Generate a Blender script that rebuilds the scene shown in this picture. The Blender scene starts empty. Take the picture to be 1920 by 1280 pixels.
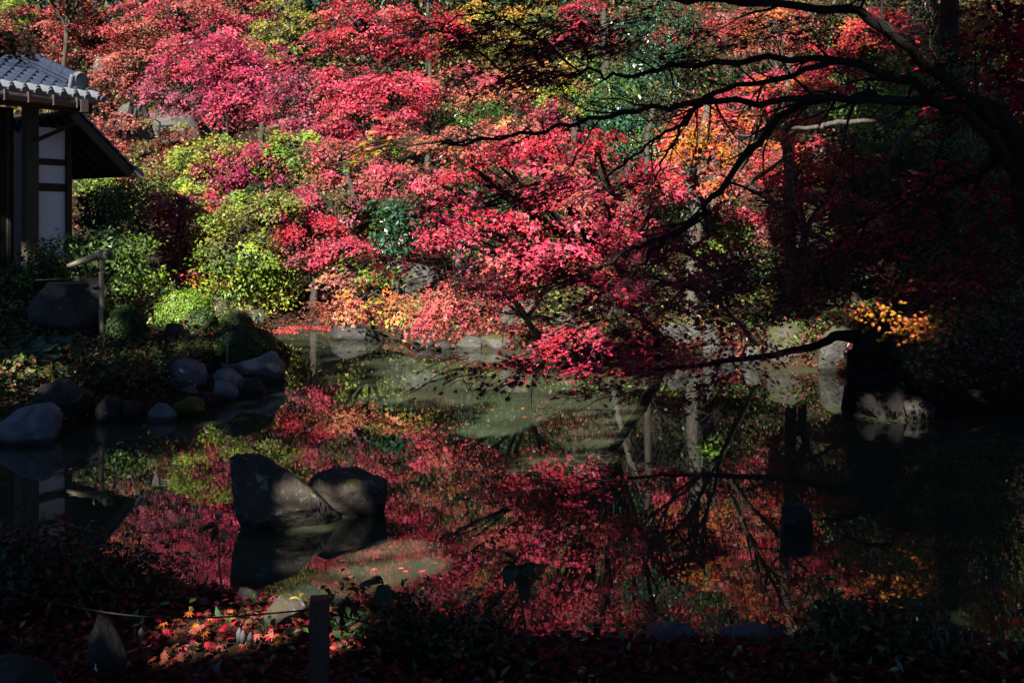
import bpy, bmesh, math, random
import numpy as np
from mathutils import Vector, Matrix, noise
R = np.random.default_rng(7)
random.seed(7)
S = bpy.context.scene
C = S.collection
# ------------------------------------------------------------------ camera, sky, sun, exposure
F, CAMZ, HOR = 1867.0, 2.2, 430.0            # focal length in photo pixels, eye height over water, horizon row
cam = bpy.data.cameras.new('camera'); camo = bpy.data.objects.new('camera', cam); C.objects.link(camo)
cam.sensor_width = 36.0; cam.lens = 36.0 * F / 1920.0
cam.shift_y = -(640.0 - HOR) / 1920.0
cam.clip_end = 500.0
camo.location = (0, 0, CAMZ); camo.rotation_euler = (math.radians(90), 0, 0)
S.camera = camo
SUN = Vector((-0.30, -0.76, 0.57)).normalized()      # direction towards the sun
el = math.asin(SUN.z)
w = bpy.data.worlds.new('World'); S.world = w; w.use_nodes = True
nt = w.node_tree
sky = nt.nodes.new('ShaderNodeTexSky'); sky.sky_type = 'NISHITA'; sky.sun_disc = False
sky.air_density = 0.32; sky.dust_density = 0.0; sky.ozone_density = 3.0      # clear dry autumn air
sky.sun_elevation = el; sky.sun_rotation = math.atan2(SUN.x, SUN.y)
nt.links.new(sky.outputs[0], nt.nodes['Background'].inputs[0])
nt.nodes['Background'].inputs[1].default_value = 0.05
sl = bpy.data.lights.new('sun', 'SUN'); sl.energy = 5.0; sl.angle = math.radians(0.5); sl.color = (1.0, 0.95, 0.86)
so = bpy.data.objects.new('sun', sl); C.objects.link(so)
so.rotation_euler = SUN.to_track_quat('Z', 'Y').to_euler(); so.location = (-10, -25, 30)
S.view_settings.view_transform = 'Standard'; S.view_settings.look = 'None'
S.view_settings.gamma = 1.0; S.view_settings.use_curve_mapping = False
S.view_settings.exposure = 1.4
S.cycles.max_bounces = 6; S.cycles.diffuse_bounces = 1; S.cycles.glossy_bounces = 3
S.cycles.transmission_bounces = 3; S.cycles.transparent_max_bounces = 4

# ------------------------------------------------------------------ helpers
def P(px, py, Y):
    return Vector(((px - 960.0) / F * Y, Y, CAMZ - (py - HOR) / F * Y))
def W(px, py):
    Y = CAMZ * F / (py - HOR)
    return ((px - 960.0) / F * Y, Y)
def link(o, parent=None):
    C.objects.link(o)
    if parent is not None: o.parent = parent
    return o
def tag(o, label=None, cat=None, group=None, kind=None):
    if label: o['label'] = label
    if cat: o['category'] = cat
    if group: o['group'] = group
    if kind: o['kind'] = kind
    return o
def empty(name, loc=(0, 0, 0), rz=0.0, label=None, cat=None, group=None):
    o = bpy.data.objects.new(name, None); C.objects.link(o)
    o.location = loc; o.rotation_euler = (0, 0, rz); o.empty_display_size = 0.2
    return tag(o, label, cat, group)
def obj(name, me, mat=None, parent=None, loc=None):
    o = bpy.data.objects.new(name, me)
    if mat is not None and len(me.materials) == 0: me.materials.append(mat)
    link(o, parent)
    if loc is not None: o.location = loc
    return o
def np_mesh(name, co, faces_flat, sizes, col=None, smooth=False):
    me = bpy.data.meshes.new(name)
    co = np.ascontiguousarray(co, dtype=np.float32); n = len(co)
    me.vertices.add(n); me.vertices.foreach_set('co', co.ravel())
    ff = np.ascontiguousarray(faces_flat, dtype=np.int32); sz = np.ascontiguousarray(sizes, dtype=np.int32)
    me.loops.add(len(ff)); me.loops.foreach_set('vertex_index', ff)
    me.polygons.add(len(sz))
    st = np.zeros(len(sz), np.int32); st[1:] = np.cumsum(sz)[:-1]
    me.polygons.foreach_set('loop_start', st)
    me.polygons.foreach_set('use_smooth', np.full(len(sz), smooth))
    if col is not None:
        a = me.color_attributes.new('tint', 'FLOAT_COLOR', 'POINT')
        c4 = np.ones((n, 4), np.float32); c4[:, :3] = col
        a.data.foreach_set('color', c4.ravel())
    me.update(calc_edges=True)
    return me
def bm_mesh(name, bm, smooth=False):
    bmesh.ops.recalc_face_normals(bm, faces=bm.faces[:])
    me = bpy.data.meshes.new(name); bm.to_mesh(me); bm.free()
    if smooth:
        for p in me.polygons: p.use_smooth = True
    return me
def add_box(bm, c, s, rot=None):
    m = Matrix.Translation(c)
    if rot is not None: m = m @ rot
    r = bmesh.ops.create_cube(bm, size=1.0, matrix=m @ Matrix.Diagonal((s[0], s[1], s[2], 1)))
    return r['verts']
def bevel(bm, w=0.006, seg=1):
    bmesh.ops.bevel(bm, geom=bm.edges[:], offset=w, segments=seg, affect='EDGES', profile=0.5)
def box_mesh(name, c, s, rot=None, bev=0.006):
    bm = bmesh.new(); add_box(bm, c, s, rot)
    if bev: bevel(bm, bev)
    return bm_mesh(name, bm)
class Tubes:                                   # collects tapered tubes in numpy lists
    def __init__(self): self.co = []; self.f = []; self.n = 0
    def add(self, pts, rad, sides=6, wob=0.0, caps=True):
        pts = [Vector(p) for p in pts]; k = len(pts)
        up = Vector((0.31, 0.2, 0.93))
        for i, p in enumerate(pts):
            t = (pts[min(i + 1, k - 1)] - pts[max(i - 1, 0)]).normalized()
            a = t.cross(up)
            if a.length < 0.1: a = t.cross(Vector((1, 0, 0)))
            a.normalize(); b = t.cross(a)
            for j in range(sides):
                an = 2 * math.pi * j / sides
                r = rad[i] * (1 + wob * random.uniform(-1, 1))
                self.co.append(p + a * (r * math.cos(an)) + b * (r * math.sin(an)))
        for i in range(k - 1):
            for j in range(sides):
                j2 = (j + 1) % sides
                q = self.n
                self.f.append((q + i * sides + j, q + i * sides + j2, q + (i + 1) * sides + j2, q + (i + 1) * sides + j))
        if caps:
            self.f.append(tuple(self.n + j for j in range(sides))[::-1])
            self.f.append(tuple(self.n + (k - 1) * sides + j for j in range(sides)))
        self.n += k * sides
    def mesh(self, name, smooth=True):
        co = np.array([tuple(v) for v in self.co]); ff = [i for f in self.f for i in f]
        return np_mesh(name, co, ff, [len(f) for f in self.f], smooth=smooth)
def smooth_path(pts, rads, sub=4, wob=0.0):
    """Catmull-Rom through pts with radii; a little wobble for natural growth"""
    pts = [Vector(p) for p in pts]; out = []; ro = []
    n = len(pts)
    for i in range(n - 1):
        p0, p1, p2, p3 = pts[max(i - 1, 0)], pts[i], pts[i + 1], pts[min(i + 2, n - 1)]
        for s in range(sub):
            t = s / sub
            v = 0.5 * ((2 * p1) + (p2 - p0) * t + (2 * p0 - 5 * p1 + 4 * p2 - p3) * t * t + (3 * p1 - p0 - 3 * p2 + p3) * t ** 3)
            if wob and (i or s): v = v + Vector((random.gauss(0, wob), random.gauss(0, wob), random.gauss(0, wob)))
            out.append(v); ro.append(rads[i] * (1 - t) + rads[i + 1] * t)
    out.append(pts[-1]); ro.append(rads[-1])
    return out, ro

# ------------------------------------------------------------------ materials
def new_mat(name):
    m = bpy.data.materials.new(name); m.use_nodes = True
    return m, m.node_tree, m.node_tree.nodes['Principled BSDF']
def noise_node(nt, scale, detail=4, rough=0.6, vec=None, dist=0.0):
    n = nt.nodes.new('ShaderNodeTexNoise'); n.inputs['Scale'].default_value = scale
    n.inputs['Detail'].default_value = detail; n.inputs['Roughness'].default_value = rough
    n.inputs['Distortion'].default_value = dist
    if vec is not None: nt.links.new(vec, n.inputs['Vector'])
    return n
def ramp(nt, src, stops):
    r = nt.nodes.new('ShaderNodeValToRGB'); e = r.color_ramp.elements
    while len(e) < len(stops): e.new(0.5)
    for x, (p, c) in zip(e, stops):
        x.position = p; x.color = (*c, 1) if len(c) == 3 else c
    nt.links.new(src, r.inputs[0]); return r
def mixc(nt, fac, a, b, mode='MIX'):
    m = nt.nodes.new('ShaderNodeMix'); m.data_type = 'RGBA'; m.blend_type = mode
    if isinstance(fac, (int, float)): m.inputs[0].default_value = fac
    else: nt.links.new(fac, m.inputs[0])
    for sock, v in ((m.inputs[6], a), (m.inputs[7], b)):
        if isinstance(v, tuple): sock.default_value = (*v, 1)
        else: nt.links.new(v, sock)
    return m.outputs[2]
def bump(nt, bs, h, strength=0.4, dist=0.02):
    b = nt.nodes.new('ShaderNodeBump'); b.inputs['Strength'].default_value = strength
    b.inputs['Distance'].default_value = dist
    nt.links.new(h, b.inputs['Height']); nt.links.new(b.outputs[0], bs.inputs['Normal'])
def geo_pos(nt):
    return nt.nodes.new('ShaderNodeNewGeometry').outputs['Position']
def leaf_mat(name, trans=0.3, rough=0.45, spec=0.35):
    m, nt, bs = new_mat(name)
    at = nt.nodes.new('ShaderNodeAttribute'); at.attribute_name = 'tint'
    nt.links.new(at.outputs['Color'], bs.inputs['Base Color'])
    bs.inputs['Roughness'].default_value = rough; bs.inputs['Specular IOR Level'].default_value = spec
    tr = nt.nodes.new('ShaderNodeBsdfTranslucent'); nt.links.new(at.outputs['Color'], tr.inputs['Color'])
    mx = nt.nodes.new('ShaderNodeMixShader'); mx.inputs[0].default_value = trans
    nt.links.new(bs.outputs[0], mx.inputs[1]); nt.links.new(tr.outputs[0], mx.inputs[2])
    nt.links.new(mx.outputs[0], nt.nodes['Material Output'].inputs['Surface'])
    return m
M = {}
M['maple_leaf'] = leaf_mat('maple_leaf', 0.28, 0.44, 0.38)
M['shrub_leaf'] = leaf_mat('shrub_leaf', 0.2, 0.42, 0.4)
M['glossy_leaf'] = leaf_mat('glossy_leaf', 0.08, 0.24, 0.6)
M['litter_leaf'] = leaf_mat('litter_leaf', 0.1, 0.7, 0.12)
def solid(name, c, rough=0.7, nscale=8, var=0.35, bmp=0.3, spec=0.3, c2=None, stretch=None):
    m, nt, bs = new_mat(name)
    tc = nt.nodes.new('ShaderNodeTexCoord').outputs['Object']
    if stretch:
        mp = nt.nodes.new('ShaderNodeMapping'); mp.inputs['Scale'].default_value = stretch
        nt.links.new(tc, mp.inputs[0]); tc = mp.outputs[0]
    n = noise_node(nt, nscale, 6, 0.65, tc)
    d = c2 or tuple(x * (1 - var) for x in c)
    r = ramp(nt, n.outputs['Fac'], [(0.32, d), (0.68, c)])
    nt.links.new(r.outputs[0], bs.inputs['Base Color'])
    bs.inputs['Roughness'].default_value = rough; bs.inputs['Specular IOR Level'].default_value = spec
    n2 = noise_node(nt, nscale * 4, 4, 0.7, tc); bump(nt, bs, n2.outputs['Fac'], bmp, 0.01)
    return m
M['dark_wood'] = solid('dark_wood', (0.055, 0.035, 0.024), 0.65, 6, 0.5, 0.3, 0.25, None, (14, 14, 1.2))
M['grey_wood'] = solid('grey_wood', (0.10, 0.085, 0.07), 0.7, 6, 0.5, 0.3, 0.25, None, (14, 14, 1.2))
M['plaster'] = solid('plaster', (0.80, 0.82, 0.92), 0.85, 3, 0.1, 0.06, 0.2)  # white plaster with the blue of skylight mixed into its colour
M['tile'] = solid('roof_tile', (0.04, 0.052, 0.085), 0.22, 5, 0.45, 0.12, 1.0)  # blue sky sheen is tinted into the base colour
M['tile_edge'] = solid('tile_edge', (0.15, 0.165, 0.19), 0.3, 5, 0.3, 0.12, 0.6)
M['copper'] = solid('gutter_metal', (0.09, 0.06, 0.06), 0.4, 5, 0.4, 0.1, 0.5)
M['bamboo'] = solid('bamboo', (0.36, 0.30, 0.22), 0.45, 7, 0.4, 0.12, 0.4, (0.2, 0.16, 0.11), (8, 8, 1.5))
M['bark'] = solid('bark', (0.085, 0.07, 0.058), 0.85, 5, 0.6, 0.7, 0.2, (0.03, 0.026, 0.02), (4, 4, 1))
M['bark_pale'] = solid('bark_pale', (0.14, 0.13, 0.105), 0.8, 9, 0.6, 0.6, 0.2, (0.03, 0.027, 0.02), (4, 4, 1))
M['bark_dark'] = solid('bark_dark', (0.022, 0.018, 0.016), 0.85, 5, 0.5, 0.7, 0.2, None, (4, 4, 1))
M['post_wood'] = solid('post_wood', (0.06, 0.042, 0.034), 0.6, 4, 0.5, 0.35, 0.3, None, (16, 16, 1.0))
M['wire'] = solid('wire', (0.015, 0.015, 0.013), 0.6, 20, 0.3, 0.2)
M['stem'] = solid('stem', (0.22, 0.15, 0.07), 0.6, 12, 0.4, 0.2)
M['stem_dark'] = solid('stem_dark', (0.05, 0.045, 0.025), 0.6, 12, 0.4, 0.2)
M['sprout'] = solid('sprout', (.14, .135, .14), .6, 9, .3, .1)
def stone_mat(name, c1, c2, lichen, moss_amt=0.0, lich_amt=0.3, moss=(0.075, 0.085, 0.012)):
    m, nt, bs = new_mat(name)
    tc = nt.nodes.new('ShaderNodeTexCoord').outputs['Object']
    oi = nt.nodes.new('ShaderNodeObjectInfo').outputs['Random']
    ad = nt.nodes.new('ShaderNodeVectorMath'); ad.operation = 'ADD'
    cb = nt.nodes.new('ShaderNodeCombineXYZ'); ml = nt.nodes.new('ShaderNodeMath'); ml.operation = 'MULTIPLY'
    ml.inputs[1].default_value = 37.0; nt.links.new(oi, ml.inputs[0])
    for i in range(3): nt.links.new(ml.outputs[0], cb.inputs[i])
    nt.links.new(tc, ad.inputs[0]); nt.links.new(cb.outputs[0], ad.inputs[1]); v = ad.outputs[0]
    n1 = noise_node(nt, 4.2, 8, 0.72, v, 0.4); base = ramp(nt, n1.outputs['Fac'], [(0.3, c1), (0.7, c2)]).outputs[0]
    n2 = noise_node(nt, 11.0, 8, 0.75, v, 0.6)
    lf = ramp(nt, n2.outputs['Fac'], [(0.66 - 0.25 * lich_amt, (0, 0, 0)), (0.72 - 0.25 * lich_amt, (1, 1, 1))]).outputs[0]
    base = mixc(nt, lf, base, lichen)
    vo = nt.nodes.new('ShaderNodeTexVoronoi'); vo.feature = 'DISTANCE_TO_EDGE'; vo.inputs['Scale'].default_value = 2.3
    nd = noise_node(nt, 3.5, 5, 0.6, v); vm = nt.nodes.new('ShaderNodeVectorMath'); vm.operation = 'MULTIPLY_ADD'
    nt.links.new(nd.outputs['Color'], vm.inputs[0]); vm.inputs[1].default_value = (0.5, 0.5, 0.5); nt.links.new(v, vm.inputs[2])
    nt.links.new(vm.outputs[0], vo.inputs['Vector'])
    crk = ramp(nt, vo.outputs['Distance'], [(0.0, (0.35, 0.35, 0.35)), (0.025, (1, 1, 1))]).outputs[0]
    base = mixc(nt, 0.35, base, crk, 'MULTIPLY')
    if moss_amt > 0:
        ge = nt.nodes.new('ShaderNodeNewGeometry'); sx = nt.nodes.new('ShaderNodeSeparateXYZ')
        nt.links.new(ge.outputs['Normal'], sx.inputs[0])
        n3 = noise_node(nt, 4.5, 5, 0.65, v)
        mm = nt.nodes.new('ShaderNodeMath'); mm.operation = 'MULTIPLY_ADD'; mm.inputs[1].default_value = 0.35
        nt.links.new(sx.outputs['Z'], mm.inputs[0]); nt.links.new(n3.outputs['Fac'], mm.inputs[2])
        t = 1.02 - 0.55 * moss_amt
        mf = ramp(nt, mm.outputs[0], [(t - 0.06, (0, 0, 0)), (t + 0.06, (1, 1, 1))]).outputs[0]
        base = mixc(nt, mf, base, moss)
    wz = nt.nodes.new('ShaderNodeSeparateXYZ'); nt.links.new(geo_pos(nt), wz.inputs[0])          # wet band just above the water
    wn = nt.nodes.new('ShaderNodeMath'); wn.operation = 'MULTIPLY_ADD'; wn.inputs[1].default_value = -.09; nt.links.new(n2.outputs['Fac'], wn.inputs[0]); nt.links.new(wz.outputs['Z'], wn.inputs[2])
    wet = ramp(nt, wn.outputs[0], [(0.0, (.38, .36, .33)), (0.035, (1, 1, 1))]).outputs[0]
    base = mixc(nt, 1.0, base, wet, 'MULTIPLY')
    nt.links.new(base, bs.inputs['Base Color']); bs.inputs['Roughness'].default_value = 0.55
    bs.inputs['Specular IOR Level'].default_value = 0.35
    n4 = noise_node(nt, 16, 8, 0.75, v)
    h = mixc(nt, 0.2, n4.outputs['Fac'], crk)
    bump(nt, bs, h, 1.0, 0.045)
    return m
M['stone_sky_tint'] = stone_mat('stone_sky_tint', (0.13, 0.15, 0.18), (0.27, 0.30, 0.34), (0.42, 0.45, 0.48), 0.05, 0.1)  # blue skylight of the shade is put into the stone colour
M['stone_dark'] = stone_mat('stone_dark', (0.022, 0.021, 0.020), (0.062, 0.056, 0.050), (0.14, 0.15, 0.14), 0.2, 0.3)
M['stone_pond'] = stone_mat('stone_pond', (0.045, 0.036, 0.03), (0.12, 0.092, 0.073), (0.23, 0.26, 0.22), 0.3, 0.38)
M['stone_pale'] = stone_mat('stone_pale', (0.045, 0.043, 0.037), (0.12, 0.113, 0.098), (0.22, 0.22, 0.20), 0.35, 0.35)
M['stone_moss'] = stone_mat('stone_moss', (0.05, 0.047, 0.035), (0.11, 0.10, 0.075), (0.16, 0.16, 0.13), 0.5, 0.3, (0.055, 0.06, 0.012))
M['moss'] = stone_mat('moss', (0.08, 0.08, 0.012), (0.15, 0.14, 0.02), (0.12, 0.12, 0.02), 0.9, 0.1, (0.12, 0.115, 0.012))
# ground: earth with leaf litter
m, nt, bs = new_mat('ground_earth'); g = geo_pos(nt)
n1 = noise_node(nt, 0.6, 6, 0.65, g); n2 = noise_node(nt, 22, 6, 0.8, g)
c = ramp(nt, n1.outputs['Fac'], [(0.32, (0.018, 0.015, 0.010)), (0.55, (0.042, 0.030, 0.019)), (0.7, (0.026, 0.034, 0.012))]).outputs[0]
c = mixc(nt, ramp(nt, n2.outputs['Fac'], [(0.54, (0, 0, 0)), (0.62, (1, 1, 1))]).outputs[0], c, (0.075, 0.034, 0.02))
nt.links.new(c, bs.inputs['Base Color']); bs.inputs['Roughness'].default_value = 0.95; bs.inputs['Specular IOR Level'].default_value = 0.1
bump(nt, bs, noise_node(nt, 12, 8, 0.75, g).outputs['Fac'], 0.9, 0.06); M['ground'] = m
# water: reflective surface over green murk, very fine ripples
m, nt, bs = new_mat('pond_water'); g = geo_pos(nt)
mp = nt.nodes.new('ShaderNodeMapping'); mp.inputs['Scale'].default_value = (0.6, 1.6, 1); nt.links.new(g, mp.inputs[0])
n1 = noise_node(nt, 0.9, 5, 0.6, mp.outputs[0], 0.8)
c = ramp(nt, n1.outputs['Fac'], [(0.3, (0.028, 0.036, 0.020)), (0.7, (0.070, 0.084, 0.050))]).outputs[0]
nt.links.new(c, bs.inputs['Base Color']); bs.inputs['Roughness'].default_value = 0.012; bs.inputs['IOR'].default_value = 1.55
mp2 = nt.nodes.new('ShaderNodeMapping'); mp2.inputs['Scale'].default_value = (1.2, 2.2, 1); nt.links.new(g, mp2.inputs[0])
n2 = noise_node(nt, 2.6, 3, 0.5, mp2.outputs[0]); bump(nt, bs, n2.outputs['Fac'], 0.013, 0.02); M['water'] = m

# ------------------------------------------------------------------ pond outline and terrain
POND = [W(0, 838), W(105, 830), W(165, 794), W(262, 790), W(385, 776), W(455, 744), W(530, 708), W(545, 665), W(512, 640),
        W(482, 616), W(575, 611), W(650, 613), W(730, 632), W(850, 652), W(1000, 664), W(1150, 672), W(1300, 672), W(1440, 688),
        W(1560, 697), W(1640, 718), W(1612, 775), W(1740, 790), W(1860, 778), (7.6, 11.2), (6.5, 10.0), (4.9, 8.3), (3.75, 7.1), (3.35, 5.9),
        (2.7, 5.25), (1.54, 5.3), (0.1, 5.4), (-1.04, 5.7), (-1.69, 6.05), (-2.2, 6.2), (-3.1, 7.0), (-4.5, 7.5), (-7.5, 7.8), (-9.5, 8.8), (-7.2, 10.0)]
PA = np.array(POND); PB = np.roll(PA, -1, axis=0)
def pond_dist(x, y):
    x = np.asarray(x, float); y = np.asarray(y, float)
    d2 = np.full(x.shape, 1e9); inside = np.zeros(x.shape, bool)
    for (ax, ay), (bx, by) in zip(PA, PB):
        ex, ey = bx - ax, by - ay
        t = np.clip(((x - ax) * ex + (y - ay) * ey) / (ex * ex + ey * ey), 0, 1)
        d2 = np.minimum(d2, (x - ax - t * ex) ** 2 + (y - ay - t * ey) ** 2)
        cr = (ay > y) != (by > y)
        inside ^= cr & (x < (bx - ax) * (y - ay) / (by - ay + 1e-12) + ax)
    d = np.sqrt(d2); return np.where(inside, -d, d)
def lump(x, y):
    return (np.sin(x * 1.7 + 1.3 * np.sin(y * 0.9)) * np.sin(y * 1.45 + 0.8 * np.sin(x * 1.1 + 2)) * 0.5 + 0.35 * np.sin(x * 3.9 + y * 2.7) * np.sin(y * 4.3 - x * 1.9))
def ground_z(x, y):
    x = np.asarray(x, float); y = np.asarray(y, float)
    d = pond_dist(x, y); do = np.maximum(d, 0)
    nr = np.clip((8.0 - y) / 1.0, 0, 1)                 # the near bank lies lower than the far ones
    lf_ = np.clip((-2.8 - x) / .5, 0, 1) * np.clip((18 - y) / 2, 0, 1) * (1 - nr)
    bank = (0.30 - .22 * nr - .22 * lf_) * (1 - np.exp(-do / 0.25)) + (0.35 - .08 * lf_) * (1 - np.exp(-do / (2.2 + 1.2 * nr)))
    hill0 = np.where(x > 0, 23.0 - np.clip(x, 0, 5) * 0.7, 23.5)
    h = np.maximum(0, y - hill0); hill = 0.40 * h * h / (h + 3.0)
    hill *= np.clip(1.0 + 0.02 * x, 0.8, 1.25)
    gar = 0.40 * np.clip((-x - 6.2) / 2.0, 0, 1) * np.clip((y - 12) / 4, 0, 1)
    z = bank + hill + gar + lump(x, y) * (0.035 + 0.02 * np.minimum(h, 6)) * np.clip(do / 0.6, 0, 1)
    return np.where(d < 0, -np.minimum(0.9, 0.02 - d * 0.7), z)
def gz(x, y): return float(ground_z(np.array([x]), np.array([y]))[0])
xs = np.unique(np.concatenate([np.linspace(-45, -11, 35), np.linspace(-11, 11, 150), np.linspace(11, 45, 35)]))
ys = np.unique(np.concatenate([np.linspace(-40, 1, 30), np.linspace(1, 24, 170), np.linspace(24, 85, 62)]))
gx, gy = np.meshgrid(xs, ys); co = np.stack([gx.ravel(), gy.ravel(), ground_z(gx.ravel(), gy.ravel())], 1)
nx, ny = len(xs), len(ys); i, j = np.meshgrid(np.arange(nx - 1), np.arange(ny - 1)); q = (j * nx + i).ravel()
me = np_mesh('ground', co, np.stack([q, q + 1, q + nx + 1, q + nx], 1).ravel(), np.full(len(q), 4), smooth=True)
tag(obj('ground', me, M['ground']), 'earth banks and wooded hillside covered in fallen leaves around the pond', kind='structure')
me = np_mesh('water', np.array([(-16, 3.5, 0), (14, 3.5, 0), (14, 25.5, 0), (-16, 25.5, 0)]), [0, 1, 2, 3], [4])
tag(obj('water', me, M['water']), 'still green garden pond mirroring the maples', kind='structure')

# ------------------------------------------------------------------ leaves
STAR6 = np.array([(0, 0, 0), (-.52, .30, -.10), (-.17, .46, .02), (0, 1, -.14), (.17, .46, .02), (.52, .30, -.10)])
RHOMB = np.array([(0, 0, 0), (-.24, .45, .05), (0, 1, -.06), (.24, .45, .05)])
def maple7():
    tips = [(-118, .42), (-80, .72), (-38, .93), (0, 1.0), (38, .93), (80, .72), (118, .42)]
    o = [(0, -.02, 0)]
    for k, (a, r) in enumerate(tips):
        a = math.radians(a)
        if k:
            am = math.radians((tips[k - 1][0] + tips[k][0]) / 2); o.append((.30 * math.sin(am), .30 * math.cos(am), .03))
        o.append((r * math.sin(a), r * math.cos(a), -.10 * r))
    o = np.array(o); o[:, :2] *= 0.62; o[:, 1] += 0.25; o[0] = (0, 0.02, 0)
    return o
MAPLE = maple7()
def unit(v): return v / np.maximum(np.linalg.norm(v, axis=1, keepdims=True), 1e-9)
def leaf_co(cen, nor, size, shape, direc=None):
    n = len(cen); nor = unit(nor)
    a = direc if direc is not None else R.normal(size=(n, 3))
    a = unit(a - nor * np.sum(a * nor, 1, keepdims=True)); b = np.cross(a, nor)
    size = np.broadcast_to(np.asarray(size, float), (n,))[:, None, None]
    sh = shape - np.array([0, 0.4, 0])
    return cen[:, None, :] + size * (sh[None, :, 0:1] * b[:, None] + sh[None, :, 1:2] * a[:, None] + sh[None, :, 2:3] * nor[:, None])
def leaves_mesh(name, cen, nor, size, col, shape=STAR6, direc=None):
    co = leaf_co(np.asarray(cen), np.asarray(nor), size, shape, direc); n, k = co.shape[:2]
    return np_mesh(name, co.reshape(-1, 3), np.arange(n * k), np.full(n, k), np.repeat(col, k, axis=0))
def jitter(cols, amt=0.22, hue=0.10):
    n = len(cols); v = np.exp(R.normal(0, amt, (n, 1)))
    return np.clip(cols * v * np.exp(R.normal(0, hue, (n, 3))), 0.002, 0.85)
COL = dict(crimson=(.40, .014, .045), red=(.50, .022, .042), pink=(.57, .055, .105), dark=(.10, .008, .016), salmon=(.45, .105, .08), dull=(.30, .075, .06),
           magenta=(.33, .025, .085), mauve=(.30, .07, .11), orange=(.55, .15, .03), gold=(.55, .27, .025), ygreen=(.30, .31, .035),
           lime=(.19, .30, .028), green=(.075, .13, .025), dgreen=(.022, .055, .018), bgreen=(.035, .10, .055), brown=(.16, .06, .03), olive=(.13, .12, .03), peach=(.50, .19, .07))
def cc(*names): return [np.array(COL[n]) for n in names]
def spray(cen, out, rad, nt, cols, size, dens=0.075, droop=0.45, flat=0.06):
    """one layered spray of a maple: twigs fan out from its root, leaves alternate along each"""
    ang0 = math.atan2(out[1], out[0]); pc, pn, pk = [], [], []
    base = cols[R.integers(len(cols))]; sec = cols[R.integers(len(cols))]
    tw = []; tilt = np.array([R.normal(0, .22), -0.30 + R.normal(0, .22), 0.62])      # the whole spray lies in one plane
    for k in range(nt):
        a = ang0 + R.normal(0, 0.95); L = rad * R.uniform(0.45, 1.1)
        d = np.array([math.cos(a), math.sin(a), 0.0]); m_ = max(3, int(L / dens))
        s = np.linspace(0.08, 1, m_)
        p = cen + d * (s * L)[:, None]
        p[:, 2] += -droop * L * s ** 2 + R.normal(0, flat) + 0.10 * L
        tw.append((p[0].copy(), p[m_ // 2].copy(), p[-1].copy()))
        side = np.array([-d[1], d[0], 0]); off = R.normal(0, 0.06 + 0.05 * rad, m_)
        p = p + side * off[:, None] + R.normal(0, 0.022, (m_, 3))
        nn = tilt + d * 0.30 + R.normal(0, 0.27, (m_, 3))
        mixf = np.clip(R.normal(0.2, 0.2, (m_, 1)), 0, 1)
        pc.append(p); pn.append(nn); pk.append(base * (1 - mixf) + sec * mixf)
    return np.concatenate(pc), np.concatenate(pn), np.concatenate(pk), tw
def ell_points(n, c, r, shell=0.45):
    u = unit(R.normal(size=(n, 3))); k = R.uniform(shell ** 3, 1, (n, 1)) ** (1 / 3)
    return np.asarray(c) + u * k * np.asarray(r), u

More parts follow.
